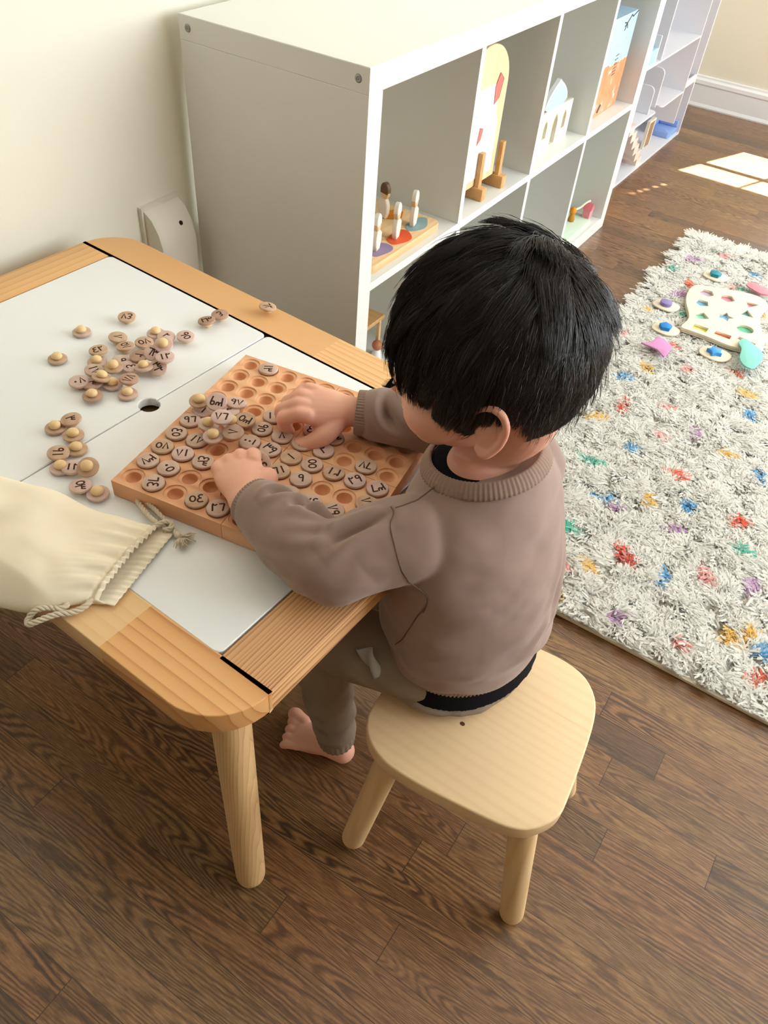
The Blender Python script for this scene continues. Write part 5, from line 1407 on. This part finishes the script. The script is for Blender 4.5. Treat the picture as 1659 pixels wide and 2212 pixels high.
# ---- hair: cap and many short strands streaming from the crown
HAIR = NT('black_hair', .36, .5)
HAIR.color(HAIR.mix(HAIR.noise(HAIR.tc.outputs['Object'], 60, 3), srgb(30, 25, 23), srgb(56, 45, 38)))
def build_hair():
    R = np.random.default_rng(5)
    C0 = np.array([-.010, 0, .014]); AX = np.array([.0895, .0780, .0885])
    M3 = np.array(HM)*HS; Hc = np.array(HC)
    def low(az):  # lowest height of hair for an azimuth (0 front, pi back)
        c = np.cos(az); a = np.abs(az)
        return np.interp(a, [0, .55, .95, 1.25, 1.45, 1.62, 1.95, 2.35, 3.15], [.012, .008, -.008, -.038, -.048, -.018, -.042, -.066, -.074])
    # cap
    nu, nv = 96, 64; V = []; F = []
    th = np.linspace(.001, pi-.001, nv); az = np.linspace(-pi, pi, nu, endpoint=False)
    A, Tt = np.meshgrid(az, th); 
    d = np.stack([np.sin(Tt)*np.cos(A), np.sin(Tt)*np.sin(A), np.cos(Tt)], -1)
    P = C0+d*AX
    lo = low(A); k = np.clip((P[..., 2]-lo+.004)/.016, 0, 1); k = k*k*(3-2*k)
    P = C0+d*AX*(.80+(.985-.80)*k)[..., None]
    # keep the cap off the neck
    W_ = Hc+P.reshape(-1, 3) @ M3.T
    idx = np.arange(nu*nv).reshape(nv, nu)
    F = []
    for i in range(nv-1):
        for j in range(nu): F.append((idx[i, j], idx[i+1, j], idx[i+1, (j+1) % nu], idx[i, (j+1) % nu]))
    capV = W_; capF = np.array(F)
    # strands
    N = 46000; K = 7
    WH = np.array([-.66, -.05, .75]); WH /= np.linalg.norm(WH)
    dd = R.normal(size=(N*3, 3)); dd /= np.linalg.norm(dd, axis=1, keepdims=True)
    p = C0+dd*AX; azr = np.arctan2(dd[:, 1], dd[:, 0])
    ok = p[:, 2] > low(azr)+.002
    dd = dd[ok][:N]; N = len(dd)
    azr = np.arctan2(dd[:, 1], dd[:, 0])
    zrel = (C0+dd*AX)[:, 2]-low(azr)
    # lock structure: strands in one lock share a bend
    cl_ = np.floor(np.arctan2(dd[:, 1], dd[:, 0]-0)*9)+np.floor(dd[:, 2]*7)*17
    q = R.normal(size=(420, 3)); q /= np.linalg.norm(q, axis=1, keepdims=True)
    lock = np.argmax(dd @ q.T, axis=1)
    lr = R.random(420); lr2 = R.random(420); lr3 = R.random(420)
    dist = np.arccos(np.clip(dd @ WH, -1, 1))
    front = np.clip(dd[:, 0]*.8+.4, 0, 1)
    length = .020+.022*np.clip((zrel)/.07, 0, 1)+.010*front
    back = (dd[:, 0] < -.15) & (dd[:, 2] < .45)
    length = np.where(back, .010+.014*np.clip(zrel/.08, 0, 1), length)
    length *= R.uniform(.75, 1.2, N)*(0.85+.3*lr[lock])
    pos = dd.copy(); h = np.full(N, .985)
    pts = np.empty((N, K, 3)); side = np.empty((N, K, 3))
    lift = (.045+.095*lr2[lock]+R.normal(0, .014, N))
    lift = np.where(back, .045+.02*lr2[lock], lift)
    near_wh = np.exp(-(dist/.30)**2)
    lift = lift+near_wh*.09+.17*np.exp(-(np.linalg.norm(dd-np.array([-.80, -.35, .45]), axis=1)/.42)**2)*lr3[lock]
    fly = R.random(N) < .018
    lift = np.where(fly, lift+.10, lift)
    sw_a = .55+.9*(lr[lock]-.5)+R.normal(0, .10, N)
    for j in range(K):
        s = j/(K-1)
        hh = .985+lift*(s**.75)*1.0
        pts[:, j] = C0+pos*AX*hh[:, None]
        # flow: away from the whorl with a swirl, sagging down at the sides
        g = pos-(pos @ WH)[:, None]*WH; g = pos*(pos @ WH)[:, None]-WH; g /= np.maximum(np.linalg.norm(g, axis=1, keepdims=True), 1e-4)
        t2 = np.cross(pos, g)
        sw_ = sw_a*np.exp(-dist/.8)+.55*(lr3[lock]-.5)
        dirv = g*np.cos(sw_)[:, None]+t2*np.sin(sw_)[:, None]
        down = np.array([0.12, 0, -1.0]); dn = down-(pos @ down)[:, None]*pos
        kdown = np.clip((.55-pos[:, 2])*.9, 0, .8)*np.where(dd[:, 0] > .3, .5, 1)
        dirv = dirv+dn*kdown[:, None]; dirv /= np.linalg.norm(dirv, axis=1, keepdims=True)
        side[:, j] = np.cross(dirv, pos)
        step = (length/(K-1)/.083)[:, None]
        pos = pos+dirv*step; pos /= np.linalg.norm(pos, axis=1, keepdims=True)
    # locks converge to a tip
    if True:
        cent = np.zeros((420, 3)); cnt = np.zeros(420)
        np.add.at(cent, lock, pts[:, -1]); np.add.at(cnt, lock, 1); cent /= np.maximum(cnt, 1)[:, None]
        pull = np.where(back, .18, .50)[:, None]
        for j in range(K):
            s = (j/(K-1))**1.5
            pts[:, j] += (cent[lock]-pts[:, -1])*pull*s if j < K-1 else 0
        pts[:, -1] += (cent[lock]-pts[:, -1])*pull
    pts += R.normal(0, .0003, pts.shape)
    wd = .00030*(1-.75*np.linspace(0, 1, K)**2)
    side /= np.maximum(np.linalg.norm(side, axis=2, keepdims=True), 1e-6)
    outn = (pts-C0)/AX; outn /= np.linalg.norm(outn, axis=2, keepdims=True)
    w_ = (wd[None, :]*R.uniform(.8, 1.4, N)[:, None])[..., None]
    ring = np.stack([pts+side*w_, pts-side*w_*.5+outn*w_*.87, pts-side*w_*.5-outn*w_*.87], 2)  # N,K,3,3
    VW = Hc+ring.reshape(-1, 3) @ M3.T
    b = np.arange(N*K*3).reshape(N, K, 3)+len(capV)
    F2 = np.concatenate([np.stack([b[:, :-1, a], b[:, :-1, (a+1) % 3], b[:, 1:, (a+1) % 3], b[:, 1:, a]], -1).reshape(-1, 4) for a in range(3)])
    allV = np.concatenate([capV, VW])-np.array(PR); allF = np.concatenate([capF, F2])
    me_ = bpy.data.meshes.new('hair'); nf = len(allF)
    me_.vertices.add(len(allV)); me_.vertices.foreach_set('co', allV.ravel())
    me_.loops.add(nf*4); me_.loops.foreach_set('vertex_index', allF.ravel().astype(np.int32))
    me_.polygons.add(nf); me_.polygons.foreach_set('loop_start', np.arange(nf)*4)
    me_.update(calc_edges=True); me_.polygons.foreach_set('use_smooth', [True]*nf)
    place('hair', me_, HAIR.m, person)['label'] = 'short black hair swirling from the crown'
build_hair()
